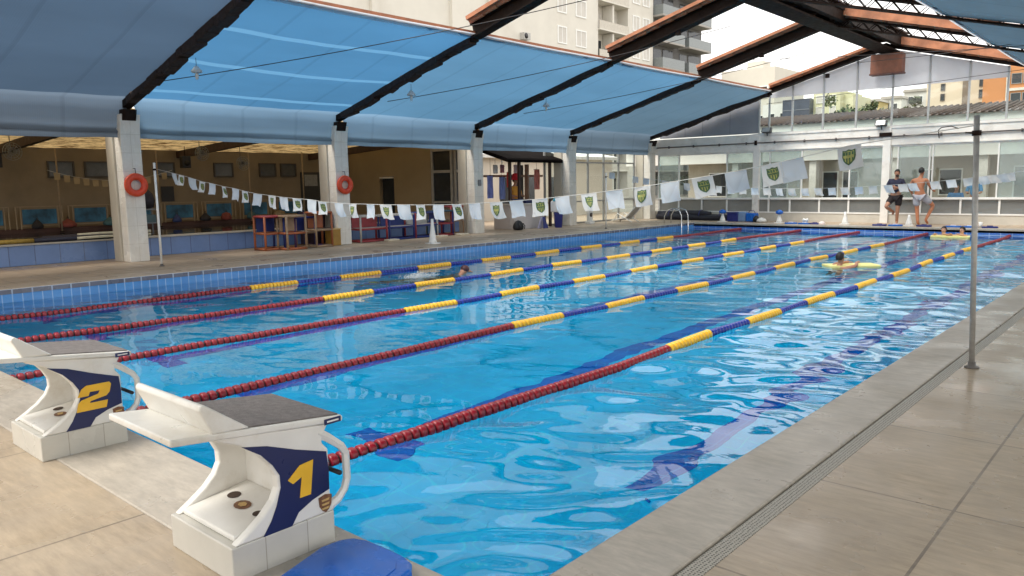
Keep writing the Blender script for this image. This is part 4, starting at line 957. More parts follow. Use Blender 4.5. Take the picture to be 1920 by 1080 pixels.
stand(-16.05, 14.75, .7, .45, .78, ['teal', 'blue'], 'red', 'teal', 'teal tubular stand with red lower frame near the white cone', slab=False)
stand(-16.15, 15.4, .55, .45, .90, ['red', 'tan'], 'tan', 'red', 'red topped tubular stand closest to the snack counter')
t = thing('storage_box', (-15.72, 10.42, 0), 'amber wooden box standing upright against the second life ring column', 'box')
a = MB(); a.bx(-.14, .14, -.16, .16, 0, .44); a.build('box', SC['amber'], t, bevel=.01)
a = MB(); a.bx(-.15, .15, -.17, .17, .44, .47); a.build('lid', plain('pale_wood_lid', (0.55, 0.40, 0.18), 0.6), t)
t = thing('storage_cabinet', (-16.45, 10.45, 0), 'dark purple upright cabinet behind the navy stands', 'cabinet')
a = MB(); a.bx(-.2, .2, -.45, .3, 0, .92); a.build('body', plain('dark_purple', (0.025, 0.012, 0.03), 0.6), t, bevel=.01)
a = MB(); a.bx(.2, .215, -.42, -.08, .05, .87); a.bx(.2, .215, -.06, .27, .05, .87); a.build('door', plain('dark_maroon', (0.04, 0.016, 0.026), 0.6), t)
for k, (x, y) in enumerate(((-15.5, 12.3), (-15.45, 14.2), (-15.5, 15.2))):
    t = thing('foam_step', (x, y, 0), ['pale foam step on the walkway under the first stands right of the column', 'pale foam step on the walkway in the middle of the stand row', 'pale foam step beside the white cone on the walkway'][k], 'foam block', 'foam steps by the stands')
    a = MB(); a.bx(-.12, .12, -.2, .2, 0, .06); a.build('block', plain('pale_foam', (0.55, 0.48, 0.36), 0.8), t, bevel=.015)

# cones
def cone(x, y, h, label, top=None):
    t = thing('marker_cone', (x, y, 0), label, 'cone', 'white cones around the pool')
    a = MB(); a.bx(-.15, .15, -.15, .15, 0, .03); a.build('base', white_paint, t, bevel=.01)
    b = MB(); b.lathe([(.12, .03), (.10, .10), (.045, h * .75), (.035, h), (0, h)], 16); b.build('body', white_paint, t)
    if top:
        c = MB(); c.lathe([(.05, h - .02), (.13, h + .01), (.14, h + .08), (.06, h + .14), (0, h + .15)], 12); c.build('cap', blue_pl, t)
cone(-13.65, 12.2, .68, 'tall slim white cone on the walkway in front of the coloured stands')
cone(-11.8, 25.75, .34, 'white cone with blue cap by the dark pool cover roll', True)
cone(-9.55, 25.75, .34, 'white cone with blue cap in front of the middle of the end wall', True)
cone(-7.2, 25.75, .44, 'plain white cone by the end wall left of the two men')
cone(-5.15, 25.75, .36, 'plain white cone between the two men')

# ------------------------------------------------------------------ snack counter and its surroundings
t = thing('snack_kiosk', (-16.4, 19.3, 0), 'snack counter with pale front and dark brown awning between two columns', 'kiosk')
a = MB(); a.bx(.25, .45, -1.05, .55, 0, .84); a.bx(-.55, .25, -1.05, -.95, 0, .84); a.build('counter_front', plain('pale_mauve_panel', (0.54, 0.50, 0.48), 0.5, .05, 2), t, bevel=.008)
a = MB(); a.bx(-.1, .52, -1.12, .62, .84, .90); a.build('counter_top', plain('counter_beige', (0.50, 0.47, 0.42), 0.4), t, bevel=.008)
a = MB(); a.prism([(-1.3, 2.98), (.35, 2.50), (.42, 2.44), (.42, 2.34), (-1.3, 2.86)], -1.35, 2.35, 'y'); a.build('awning', plain('dark_brown_awning', (0.006, 0.0042, 0.004), 0.95, .25, 3, spec=0.05), t)
for y in (-.95, -.45, 1.3):
    a = MB(); a.bx(.12, .20, y - .05, y + .05, .84 if y < .6 else 0, 2.45); a.build('post', dark_wood, t)
a = MB(); a.bx(-1.0, -.9, -1.1, 2.2, 1.85, 1.93); a.bx(-.35, -.2, .45, .52, .9, 2.3); a.build('shelf', plain('shelf_brown', (0.20, 0.12, 0.08), 0.6), t)
a = MB(); a.bx(.0, .24, -.9, -.35, .90, 1.06); a.bx(.0, .24, -.2, .35, .90, 1.04); a.build('counter_trays', navy, t, bevel=.01)
a = MB(); a.bx(-1.2, -1.05, .9, 1.2, 0, 2.3); a.build('dark_pillar', black_pl, t)
TW = [(18.05, 1.50, .34, .80, (0.16, 0.19, 0.44), 'periwinkle blue towel hanging next to the column at the left end of the kiosk'), (18.66, 1.45, .36, .80, (0.19, 0.23, 0.46), 'periwinkle blue towel hanging right of the kiosk corner post'), (20.62, 1.75, .34, .75, (0.60, 0.20, 0.17), 'long pinkish red cloth hanging at the right end of the kiosk'),
      (18.42, 2.12, .22, .30, (0.66, 0.64, 0.62), 'small white cloth hanging high in the kiosk, left of the red hat'), (18.80, 2.14, .20, .28, (0.50, 0.22, 0.26), 'small rose cloth hanging high in the kiosk'), (19.55, 2.14, .20, .30, (0.62, 0.52, 0.52), 'small pale pink cloth hanging high in the kiosk, right of the red hat'), (19.15, 1.75, .22, .55, (0.55, 0.05, 0.04), 'red and narrow cloth hanging behind the person in orange')]
for k, (y, z, w_, h_, c, lab) in enumerate(TW):
    t = thing('hanging_towel', (-16.9 - .1 * (k > 2), y, z), lab, 'towel', 'towels hanging in the kiosk')
    a = MB(); n = 8; vs = []
    for j in range(7):
        for i in range(n + 1): vs.append((.03 * math.sin(i * 1.4 + k), (i / n - .5) * w_ * (1 - .05 * math.sin(j + k)), h_ * (.5 - j / 6)))
    a.add(vs, [(j * (n + 1) + i, j * (n + 1) + i + 1, (j + 1) * (n + 1) + i + 1, (j + 1) * (n + 1) + i) for j in range(6) for i in range(n)], 0, True); a.build('cloth', plain('towel_%d' % k, c, 0.9, .2, 5), t)
    b = MB(); b.tube([(0, -w_ / 2, h_ / 2), (0, w_ / 2, h_ / 2)], .008, 5); b.tube([(0, 0, h_ / 2), (0, 0, 2.5 - z)], .006, 5); b.build('hanger', steel_dark, t)
t = thing('waste_bin', (-15.35, 19.95, 0), 'navy blue bin with a white lid beside the snack counter', 'bin')
a = MB(); a.lathe([(.17, 0), (.22, .5), (.225, .55)], 4, (0, 0, 0)); a.build('body', navy_pl, t, bevel=.02)
a = MB(); a.bx(-.2, .2, -.2, .2, .56, .95); a.build('lid', plain('white_lid', (0.66, 0.68, 0.70), 0.5), t, bevel=.03)
a = MB(); a.lathe([(.2, .95), (.2, .99), (.14, 1.06), (0, 1.1)], 12); a.build('cover', plain('turquoise_cover', (0.05, 0.35, 0.50), 0.5), t)
t = thing('warning_sign', (-15.55, 19.35, 0), 'folding navy and white floor sign in front of the snack counter', 'floor sign')
for s_, nm in ((1, 'front_leaf'), (-1, 'rear_leaf')):
    a = MB(); a.prism([(-.13, 0), (.13, 0), (.05, .42), (-.05, .42)], .0, .015, 'x'); ob = a.build(nm, navy_pl if s_ > 0 else plain('sign_lilac', (0.45, 0.45, 0.62), 0.5), t, (.10 * s_, 0 if s_ > 0 else -.10, 0)); ob.rotation_euler = (0, R(-13 * s_), 0)
t = thing('backpack', (-15.62, 18.05, 0), 'black backpack slumped against the snack counter', 'bag')
a = MB(); a.lathe([(.02, 0), (.17, .02), (.20, .10), (.17, .22), (.10, .31), (.03, .34), (0, .345)], 14); ob = a.build('body', plain('black_nylon', (0.012, 0.012, 0.014), 0.6, .3, 12, bump=.4), t); ob.scale = (.8, 1.15, 1)
a = MB(); a.tube([(.13, -.10, .24), (.20, -.12, .15), (.17, -.12, .04)], .016, 6); a.tube([(.13, .10, .24), (.20, .12, .15), (.17, .12, .04)], .016, 6); a.build('strap', black_pl, t)
# glazed partition
t = thing('glazed_partition', (-16.45, 24, 0), 'white framed glass partition between snack counter and end wall', 'partition')
PY = [20.55, 21.25, 22.3, 23.3, 24.4, 25.5, 26.7]
a = MB()
for y in PY: a.bx(-.03, .03, y - 24 - .035, y - 24 + .035, 0, 2.95)
a.bx(-.035, .035, -3.45, 2.7, 2.36, 2.42); a.bx(-.035, .035, -3.45, 2.7, .0, .06); a.bx(-.035, .035, -3.45, 2.7, .84, .89); a.build('frame', plain('mid_grey_frame', (0.30, 0.30, 0.29), 0.4), t)
for p, q in zip(PY[:-1], PY[1:]):
    a = MB(); a.bx(-.005, .005, p - 24 + .03, q - 24 - .03, .06, 2.36); a.build('pane', glass, t)
    a = MB(); a.bx(-.005, .005, p - 24 + .03, q - 24 - .03, 2.42, 2.95); a.build('upper_pane', glass, t)
t = thing('side_house', (-21.5, 24.5, 0), 'pale house behind the glazed partition', 'house')
a = MB(); a.bx(-2, 0, -5.8, 8, 0, 2.9); a.build('wall', plain('house_cream', (0.60, 0.55, 0.47), 0.8, .05, 1), t)
a = MB(); a.prism([(-2.2, 3.2), (.3, 2.75), (.3, 2.9), (-2.2, 3.4)], -5.85, 8.2, 'y'); a.build('roof', plain('house_white_roof', (0.66, 0.65, 0.62), 0.7), t)
for y0, z0, z1 in ((-3.6, .7, 1.5), (-.9, .4, 1.9), (.8, 0, 2.0), (2.6, .8, 1.9)):
    a = MB(); a.bx(0, .03, y0, y0 + .7, z0, z1); a.build('window', dark_glass, t)
t = thing('planter_bush', (-17.4, 23.0, 0), 'small dark potted bush behind the glazed partition', 'plant')
a = MB(); a.lathe([(.12, 0), (.17, .3)], 12); a.build('pot', terracotta, t)
b = MB(); rr = random.Random(8)
for k in range(220):
    th, ph, q = rr.uniform(0, 6.28), rr.uniform(-1, 1.2), rr.uniform(.1, .38); c = Vector((q * math.cos(th) * math.cos(ph), q * math.sin(th) * math.cos(ph), .85 + .55 * math.sin(ph) * .8))
    d1 = Vector((rr.uniform(-1, 1), rr.uniform(-1, 1), rr.uniform(-.5, 1))).normalized() * .09; d2 = d1.cross(Vector((rr.uniform(-1, 1), rr.uniform(-1, 1), 1))).normalized() * .03
    b.add([c - d1, c + d2, c + d1, c - d2], [(0, 1, 2, 3)])
leaf_m = plain('dark_leaf', (0.05, 0.075, 0.03), 0.6, .4, 3)
b.build('foliage', leaf_m, t); c = MB(); c.tube([(0, 0, .2), (0, 0, .9)], .02, 6); c.build('stem', dark_wood, t)
# loungers, stand, ladder, cover roll
t = thing('sun_lounger', (-15.3, 24.2, 0), 'folded white tubular lounger beside the glazed partition', 'lounger')
a = MB()
for y in (-.05, .45):
    a.tube([(-.6, y, .05), (.1, y, .18), (.55, y, .62)], .022, 6); a.tube([(-.5, y, 0), (-.3, y, .35), (.4, y, 0)], .02, 6)
a.build('frame', white_paint, t)
b = MB(); b.prism([(-.6, .07), (.1, .20), (.1, .215), (-.6, .085)], -.05, .45, 'y'); b.prism([(.1, .20), (.55, .64), (.55, .655), (.09, .215)], -.05, .45, 'y'); b.build('sling', plain('grey_sling', (0.42, 0.42, 0.40), 0.7), t)
t = thing('equipment_stand', (-15.85, 22.6, 0), 'white upright stand with three dark round lamps behind the flags', 'stand')
a = MB(); a.bx(-.05, .05, -.13, .13, .1, 1.15); a.bx(-.12, .12, -.16, .16, 0, .1); a.build('post', white_paint, t, bevel=.01)
for z in (.35, .68, .98):
    b = MB(); b.lathe([(.08, .05), (.085, .07), (0, .075)], 14, (0, 0, z), 'x'); b.build('lamp', plain('brown_lamp', (0.06, 0.045, 0.04), 0.4), t)
t = thing('pool_ladder', (-12.62, 24.05, 0), 'curved chrome ladder handrails at the far end on the walkway side', 'ladder')
for y in (-.25, .25):
    a = MB(); a.tube([(-.62, y, 0), (-.60, y, .30), (-.48, y, .50), (-.25, y, .58), (.02, y, .50), (.12, y, .30), (.13, y, -.2), (.13, y, -1.1)], .021, 8); a.build('handrail', chrome, t)
for z in (-.4, -.7, -1.0):
    a = MB(); a.bx(.09, .17, -.25, .25, z - .015, z + .015); a.build('step', chrome, t)
t = thing('pool_cover_roll', (-13.2, 26.7, 0), 'long black rolled pool covers lying at the foot of the end wall', 'pool cover')
a = MB(); rr = random.Random(5)
for k in range(3):
    a.tube([(-2.0 + .4 * q, (-.12, .12, 0)[k] + rr.uniform(-.03, .03), (.12, .12, .26)[k] + rr.uniform(-.02, .02)) for q in range(9 if k < 2 else 7)], [rr.uniform(.11, .14) for q in range(9 if k < 2 else 7)], 10)
a.build('rolled_sheets', plain('black_pool_sheet', (0.010, 0.011, 0.022), 0.6, .4, 6), t)
b = MB()
for x in (-1.4, 0, .9): b.tube([(x, -.26 * math.cos(q), .18 + .24 * math.sin(q)) for q in np.linspace(0, math.pi, 9)], .015, 6)
b.build('strap', navy_pl, t)
t = thing('equipment_bag', (-11.0, 26.3, 0), 'royal blue and grey sports bag beside the dark pool covers', 'bag')
a = MB(); a.bx(-.05, .35, -.18, .18, 0, .34); a.build('bag', blue_pl, t, bevel=.06, seg=4)
a = MB(); a.bx(-.40, -.06, -.15, .15, 0, .38); a.build('side_pouch', plain('blue_grey_cloth', (0.18, 0.28, 0.46), 0.7), t, bevel=.05, seg=4)
a = MB(); a.tube([(0, 0, .33), (.05, 0, .42), (.22, 0, .42), (.28, 0, .33)], .014, 6); a.build('handle', navy_pl, t)
t = thing('navy_crate', (-11.55, 26.3, 0), 'navy crate between the pool covers and the blue bag', 'crate')
a = MB(); a.bx(-.25, .2, -.2, .2, 0, .36); a.bx(-.27, .22, -.22, .22, .32, .37); a.build('body', navy_pl, t, bevel=.02)
t = thing('folded_towel', (-10.5, 26.1, 0), 'black and white bundle of clothes by the end wall', 'clothes')
a = MB(); a.lathe([(.02, 0), (.2, .02), (.16, .12), (.05, .17), (0, .18)], 12); a.build('white_cloth', white_paint, t, (.12, 0, 0)); a = MB(); a.lathe([(.02, 0), (.13, .03), (.11, .16), (.05, .24), (0, .25)], 12); a.build('black_cloth', black_pl, t, (-.12, .05, 0))
EDGE = [(-8.95, 25.35, blue_pl, 'bright blue kickboard on the far coping, leftmost of the flat boards', 20), (-8.45, 25.30, blue_pl, 'bright blue kickboard on the far coping with a white float on it', -15), (-8.1, 25.36, navy_pl, 'navy kickboard on the far coping next to the white cap', 5),
        (-5.95, 25.35, navy_pl, 'navy kickboard by the dark-shirted man\'s feet', 0), (-5.45, 25.33, blue_pl, 'blue kickboard between the two men\'s feet', 12), (-4.6, 25.36, navy_pl, 'navy kickboard right of the shirtless man\'s feet', -8), (-3.75, 25.33, blue_pl, 'long blue kickboard behind the two children with the far mat', 4), (-3.3, 25.36, blue_pl, 'blue kickboard right behind the far mat, next to a white cup', -10), (-2.75, 25.34, navy_pl, 'navy kickboard at the right end of the far coping', 16)]
for x, y, mt, lab, an in EDGE:
    t = thing('kickboard', (x, y, 0.004), lab, 'kickboard', 'kickboards on the far coping', R(an))
    a = MB(); a.prism(rrect(-.22, .22, -.14, .14, .10), .0, .05, 'z'); a.build('board', mt, t, bevel=.012)
    b = MB(); b.bx(-.08, .08, -.02, .02, .05, .075); b.build('grip', white_paint if mt is blue_pl else navy_pl, t, bevel=.008)
t = thing('foam_float', (-8.42, 25.32, .08), 'small white float lying on a blue kickboard on the far coping', 'float')
a = MB(); a.lathe([(.03, -.10), (.07, -.07), (.04, 0), (.07, .07), (.03, .10)], 12, (0, 0, .07), 'x'); a.build('float', white_paint, t)
t = thing('bathing_hat', (-7.85, 25.33, .0), 'white swim cap beside the navy kickboard on the far coping', 'swim cap')
a = MB(); a.lathe([(.12, .004), (.11, .06), (.06, .11), (0, .13)], 12); a.build('cap', plain('cap_pinkish', (0.70, 0.62, 0.60), 0.5), t)
t = thing('cup', (-3.0, 25.32, .004), 'white plastic cup standing on the far coping near the post', 'cup')
a = MB(); a.lathe([(.045, 0), (.06, .18), (.055, .18), (.04, .01)], 12); a.build('cup', white_paint, t)

# pendant lamps, cables
for k, (x, y, z) in enumerate(((-13.2, 5.55, 3.92), (-13.2, 11.2, 3.88), (-13.2, 16.65, 3.95))):
    t = thing('pendant_lamp', (x, y, z), 'small pale pendant lamp under the canvas, ' + ['beside the first visible rafter', 'in the bay after the second life ring column', 'in the bay over the snack counter'][k], 'lamp', 'pendant lamps under the canvas')
    a = MB(); a.lathe([(.03, .10), (.06, .06), (.11, .0), (.10, -.03), (0, -.03)], 14); a.build('shade', plain('lamp_shade_grey', (0.50, 0.55, 0.58), 0.5), t)
    b = MB(); b.lathe([(.03, -.03), (.035, -.10), (.025, -.16), (0, -.17)], 10); b.build('bulb', plain('lamp_bulb', (0.62, 0.64, 0.64), 0.3), t)
    c = MB(); c.tube([(0, 0, .10), (0, 0, .26)], .006, 5); c.build('cord', wire_m, t)
CB = [((-14.2, 5.3, 3.8), (-6.8, 10.8, 5.2), .10, 'thin dark cable from the first visible rafter up to the ridge'), ((-13.9, 11, 3.75), (-7, 16.2, 5.35), .12, 'thin dark cable from the second life ring rafter up to the ridge'),
      ((-13.9, 16.4, 3.75), (-7, 21.3, 5.3), .12, 'thin dark cable from the snack counter rafter up to the ridge'), ((-10.6, 26.8, 4.45), (3, 26.8, 5.15), .03, 'thin dark cable strung across the gable glass'), ((-8.8, 21.3, 5.3), (2.0, 18.5, 4.3), .08, 'thin cable crossing the open roof to the right-hand canvas'), ((-7.0, 26.0, 5.5), (3.0, 15, 4.2), .10, 'thin cable running from the gable peak towards the right-hand canvas')]
for p, q, sg, lab in CB:
    t = thing('cable', p, lab, 'cable', 'cables strung under the roof')
    a = MB(); P, Q = Vector(p), Vector(q); a.tube([(Q - P) * u + Vector((0, 0, -sg * 4 * u * (1 - u))) for u in np.linspace(0, 1, 13)], .009, 5); a.build('wire', wire_m, t)

# ------------------------------------------------------------------ buildings and hill beyond
def windows(t, rects, face, pos, depth, frame_m, pane_m, frame=.10):
    """rects: (a0,a1,z0,z1); face 'x' (faces +x) or 'y' (faces -y)"""
    for a0, a1, z0, z1 in rects:
        m1 = MB(); m2 = MB()
        if face == 'x':
            m1.bx(pos, pos + depth, a0 - frame, a1 + frame, z0 - frame, z0); m1.bx(pos, pos + depth, a0 - frame, a1 + frame, z1, z1 + frame); m1.bx(pos, pos + depth, a0 - frame, a0, z0, z1); m1.bx(pos, pos + depth, a1, a1 + frame, z0, z1); m1.bx(pos + .01, pos + depth * .8, (a0 + a1) / 2 - .03, (a0 + a1) / 2 + .03, z0, z1)
            m2.bx(pos + .005, pos + depth * .4, a0, a1, z0, z1)
        else:
            m1.bx(a0 - frame, a1 + frame, pos - depth, pos, z0 - frame, z0); m1.bx(a0 - frame, a1 + frame, pos - depth, pos, z1, z1 + frame); m1.bx(a0 - frame, a0, pos - depth, pos, z0, z1); m1.bx(a1, a1 + frame, pos - depth, pos, z0, z1)
            m2.bx(a0, a1, pos - depth * .4, pos - .005, z0, z1)
        f_ = m1.build('window', frame_m, t); m2.build('pane', pane_m, f_)
shutter_m = plain('pale_shutter', (0.58, 0.55, 0.50), 0.6, .08, 1)
t = thing('apartment_tower', (-45, 60, -.06), 'tall cream apartment tower with small windows and dark balconies above the canvas', 'building')
a = MB(); a.bx(-16, 0, -34, 4.7, 0, 34); a.bx(-16, 0, 10.2, 15.3, 0, 34); a.bx(-16, -1.3, 4.7, 10.2, 0, 34); a.bx(-.1, .35, -16.3, -14.2, 0, 33.9); a.bx(-.1, .30, -11.8, -11.2, 0, 33.9); a.bx(-.1, .30, -24.5, -23.9, 0, 33.9)
a.build('wall', cream_wall, t)
a = MB(); a.bx(-16, -.3, 15.3, 27.1, 0, 34); a.build('dark_wing', plain('grey_wing', (0.13, 0.125, 0.12), 0.7, .15, .5), t)
r_w = []
FL = [3.9 + 2.85 * k for k in range(-1, 10)]
for z in FL:
    r_w += [(-2.2 + .3, -1.0 + .3, z - .2, z + 1.2), (1.0, 2.5, z - .2, z + 1.2), (11.2, 12.4, z - .2, z + 1.2), (13.2, 14.4, z - .2, z + 1.2)]
windows(t, r_w, 'x', 0, .07, white_frame, shutter_m, .12)
for z in FL:
    a = MB(); a.bx(-1.25, .25, 4.7, 10.2, z - 1.05, z - .92); a.bx(-1.25, .0, 7.3, 7.6, z - .9, z + 1.75); sl = a.build('balcony', cream_wall, t)
    b = MB(); b.bx(.12, .2, 4.75, 10.15, z - .92, z - .1); b.build('railing', plain('cream_parapet', (0.56, 0.52, 0.45), 0.7), sl)
    c = MB(); c.bx(-1.29, -1.24, 5.2, 7.0, z - .9, z + 1.1); c.bx(-1.29, -1.24, 8.0, 9.8, z - .9, z + 1.1); c.build('balcony_door', dark_glass if int(z) % 2 else shutter_m, sl)
    for y0, y1 in ((15.5, 20.4), (21.4, 26.9)):
        a = MB(); a.bx(-.3, 1.2, y0, y1, z - 1.1, z - .9); sl = a.build('balcony', plain('balcony_slab', (0.34, 0.32, 0.29), 0.7), t)
        b = MB(); b.bx(1.1, 1.16, y0, y1, z - .9, z + .15); b.bx(-.3, 1.1, y0, y0 + .06, z - .9, z + .15); b.build('railing', plain('balcony_glass', (0.20, 0.22, 0.22), 0.15), sl)
        c = MB(); c.bx(-.3, -.25, y0 + .3, y0 + 2.0, z - .9, z + 1.3); c.bx(-.3, -.25, y0 + 2.4, y1 - .3, z - .7, z + 1.4); c.build('balcony_door', dark_glass, sl)
t_ac = MB()
a = MB(); a.bx(0, .5, -7.5, -6.6, 14.6, 15.2); ac = a.build('air_conditioner', plain('ac_grey', (0.45, 0.44, 0.42), 0.5), t); b = MB(); b.lathe([(.24, .5), (.25, .52), (0, .53)], 12, (0, -7.2, 14.9), 'x'); b.build('fan_grille', black_pl, ac)
t = thing('pale_block', (-32, 78, -.06), 'plain pale low-rise block seen through the open roof over the canvas edge', 'building')
a = MB(); a.bx(-6, 0, 0, 8, 0, 13.4); a.bx(-4, -2.2, 2, 4, 13.4, 14.4); a.build('wall', plain('pale_block_wall', (0.60, 0.57, 0.50), 0.8, .05, .5), t)
windows(t, [(-5.2, -4.4, 10.3, 11.4), (-3.4, -2.6, 10.3, 11.4), (-1.6, -.8, 10.3, 11.4), (-5.2, -4.4, 7.3, 8.4), (-1.6, -.8, 7.3, 8.4)], 'y', 0, .06, white_frame, dark_glass)
t = thing('cream_block', (-13.5, 70, -.06), 'cream apartment block with narrow stair windows beside the orange block', 'building')
a = MB(); a.bx(-2.1, 2.1, 0, 10, 0, 10.0); a.build('wall', plain('warm_cream', (0.66, 0.55, 0.42), 0.8, .05, .5), t)
a = MB(); a.bx(.55, 1.05, -.06, 0, 5, 9.6); a.build('stair_strip', plain('stair_brown', (0.22, 0.17, 0.13), 0.6), t)
windows(t, [(-1.0, -.75, z, z + .5) for z in (6.9, 7.9, 8.7)] + [(1.75, 1.95, z, z + .6) for z in (6.9, 7.9, 8.8)], 'y', 0, .06, plain('frame_brown', (0.14, 0.11, 0.09), 0.6), dark_glass, .04)
t = thing('orange_block', (-8.5, 68, -.06), 'orange apartment block with white framed window bays, seen through gable glass', 'building')
a = MB(); a.bx(-2.65, 6, 0, 10, 0, 9.95); a.build('wall', plain('orange_render', (0.55, 0.24, 0.10), 0.8, .08, .6), t)
a = MB(); a.bx(-1.1, -.9, -.12, 0, 4, 9.9); a.bx(.75, .95, -.12, 0, 4, 9.9); a.bx(-1.1, 3, -.11, 0, 8.05, 8.25); a.bx(-1.1, 3, -.11, 0, 6.5, 6.7); a.build('white_band', plain('white_band', (0.66, 0.62, 0.55), 0.7), t)
windows(t, [(-.75, -.15, 7.1, 7.85), (0.0, .6, 7.1, 7.85), (1.15, 1.8, 7.1, 7.85), (-.75, -.15, 8.6, 9.3), (0.0, .6, 8.6, 9.3), (1.15, 1.8, 8.6, 9.3)], 'y', 0, .06, plain('win_greyframe', (0.3, 0.3, 0.3), .5), dark_glass, .04)
t = thing('dark_glass_block', (-26.6, 70, -.06), 'dark blue-grey glass block seen low through the gable glass', 'building')
a = MB(); a.bx(-1.2, 1.3, 0, 6, 0, 9.0); a.build('wall', plain('slate_glass', (0.06, 0.07, 0.10), 0.15, .2, .8), t)
a = MB()
for k in range(5): a.bx(-1.2, 1.3, -.04, 0, 4 + k, 4.08 + k)
a.build('floor_band', plain('slate_band', (0.16, 0.17, 0.2), 0.5), t)
t = thing('lime_block', (-24.2, 71, -.06), 'pale lime-yellow block next to the dark glass block', 'building')
a = MB(); a.bx(-1.1, 1.3, 0, 6, 0, 9.6); a.bx(1.3, 2.1, 1, 6, 0, 9.2); a.build('wall', plain('lime_render', (0.60, 0.58, 0.38), 0.8, .06, .6), t)
windows(t, [(-.8, -.3, 7.3, 8.2), (.4, .9, 7.3, 8.2), (-.8, -.3, 8.6, 9.2), (.4, .9, 8.6, 9.2)], 'y', 0, .06, white_frame, shutter_m, .04)
t = thing('white_block', (-28.6, 72, -.06), 'white low block at the left edge of the gable glass', 'building')
a = MB(); a.bx(-2, 1.0, 0, 5, 0, 8.9); a.build('wall', plain('white_block_wall', (0.66, 0.66, 0.63), 0.8, .05, .6), t)
windows(t, [(-1.4, -.8, 7.2, 8.0), (-.2, .4, 7.2, 8.0)], 'y', 0, .06, white_frame, dark_glass, .04)
# hill with houses and trees
hm = MB(); vs = []; nu, nv = 40, 14
for j in range(nv + 1):
    for i in range(nu + 1):
        x = -75 + 90 * i / nu; y = 120 + 70 * j / nv
        h = 12.5 * math.exp(-((x + 35) / 7.0) ** 2) + 5 * math.exp(-((x + 55) / 14) ** 2) + 6
        vs.append((x, y, -1 + h * math.sin(min(1, j / nv * 1.6) * math.pi / 2) * (1 if j < nv else .9) + .5 * math.sin(i * 1.3 + j)))
hm.add(vs, [(j * (nu + 1) + i, j * (nu + 1) + i + 1, (j + 1) * (nu + 1) + i + 1, (j + 1) * (nu + 1) + i) for j in range(nv) for i in range(nu)], 0, True)
struct('hills', hm, plain('hill_scrub', (0.09, 0.11, 0.05), 0.95, .4, .15))
def tree(x, y, z, h, rad, label, seed):
    t = thing('tree', (x, y, z), label, 'tree', 'trees beyond the courtyard roof')
    rr = random.Random(seed)
    a = MB(); a.tube([(0, 0, 0), (.1, 0, h * .35), (.05, .1, h * .6)], [h * .05, h * .035, h * .015], 7)
    for k in range(5):
        an = rr.uniform(0, 6.28); a.tube([(.08, .05, h * rr.uniform(.3, .5)), (rad * .6 * math.cos(an), rad * .6 * math.sin(an), h * rr.uniform(.6, .85))], [h * .02, h * .008], 5)
    a.build('trunk', dark_wood, t)
    b = MB(); cl = [(rr.gauss(0, rad * .45), rr.gauss(0, rad * .45), h * rr.uniform(.5, .92), rad * rr.uniform(.25, .5)) for k in range(13)]
    for k in range(1100):
        cx, cy, cz, cr_ = rr.choice(cl); v = Vector((rr.gauss(0, 1), rr.gauss(0, 1), rr.gauss(0, .8))).normalized() * cr_ * rr.uniform(.5, 1.05)
        c = Vector((cx, cy, cz)) + v; d1 = Vector((rr.uniform(-1, 1), rr.uniform(-1, 1), rr.uniform(-1, 1))).normalized() * rad * .13; d2 = d1.cross(Vector((rr.uniform(-1, 1), rr.uniform(-1, 1), 1))).normalized() * rad * .07
        b.add([c - d1, c + d2, c + d1, c - d2], [(0, 1, 2, 3)], rr.choice((0, 0, 1)))
    b.build('crown', [plain('tree_green', (0.085, 0.11, 0.05), 0.7, .4, .8), plain('tree_green_light', (0.13, 0.16, 0.07), 0.7, .4, .8)], t)
TR = [(-21.4, 66, 0, 8.9, 1.3, 'round dark green tree right of the lime block'), (-20.1, 67, 0, 8.5, 1.3, 'lower green tree in the middle of the gable view'), (-18.6, 69, 0, 8.4, 1.1, 'small tree left of the hillside houses'), (-17.6, 74, 0, 9.3, 1.2, 'tree on the slope below the hilltop house'), (-24.6, 84, 0, 10.0, 1.2, 'thin tree rising behind the lime block')]
for k, (x, y, z, h, rd, lab) in enumerate(TR): tree(x, y, z, h, rd, lab, 20 + k)
for k, (x, y, z, w_, h_, lab) in enumerate(((-28.9, 119, 9.6, 3.0, 4.0, 'pale hillside house with a flat roof, highest on the slope'), (-31.2, 116, 8.4, 2.6, 4.2, 'white hillside house lower on the slope'), (-32.4, 112, 7.9, 1.6, 4.1, 'ochre house at the foot of the slope'))):
    t = thing('hillside_house', (x, y, z), lab, 'house', 'houses on the slope')
    a = MB(); a.bx(-w_ / 2, w_ / 2, 0, 4, 0, h_); a.build('wall', plain('hh%d' % k, [(0.55, 0.52, 0.48), (0.62, 0.60, 0.56), (0.55, 0.42, 0.18)][k], .8, .06, .6), t)
    a = MB(); a.prism([(-w_ / 2 - .2, h_), (w_ / 2 + .2, h_), (w_ / 2, h_ + .35), (-w_ / 2, h_ + .35)], -.2, 4.2, 'y'); a.build('roof', plain('hillroof', (0.42, 0.38, 0.34), .8), t)
    windows(t, [(-w_ * .3, -w_ * .1, h_ - 1.6, h_ - .7), (w_ * .1, w_ * .3, h_ - 1.6, h_ - .7)], 'y', 0, .06, white_frame, dark_glass, .05)

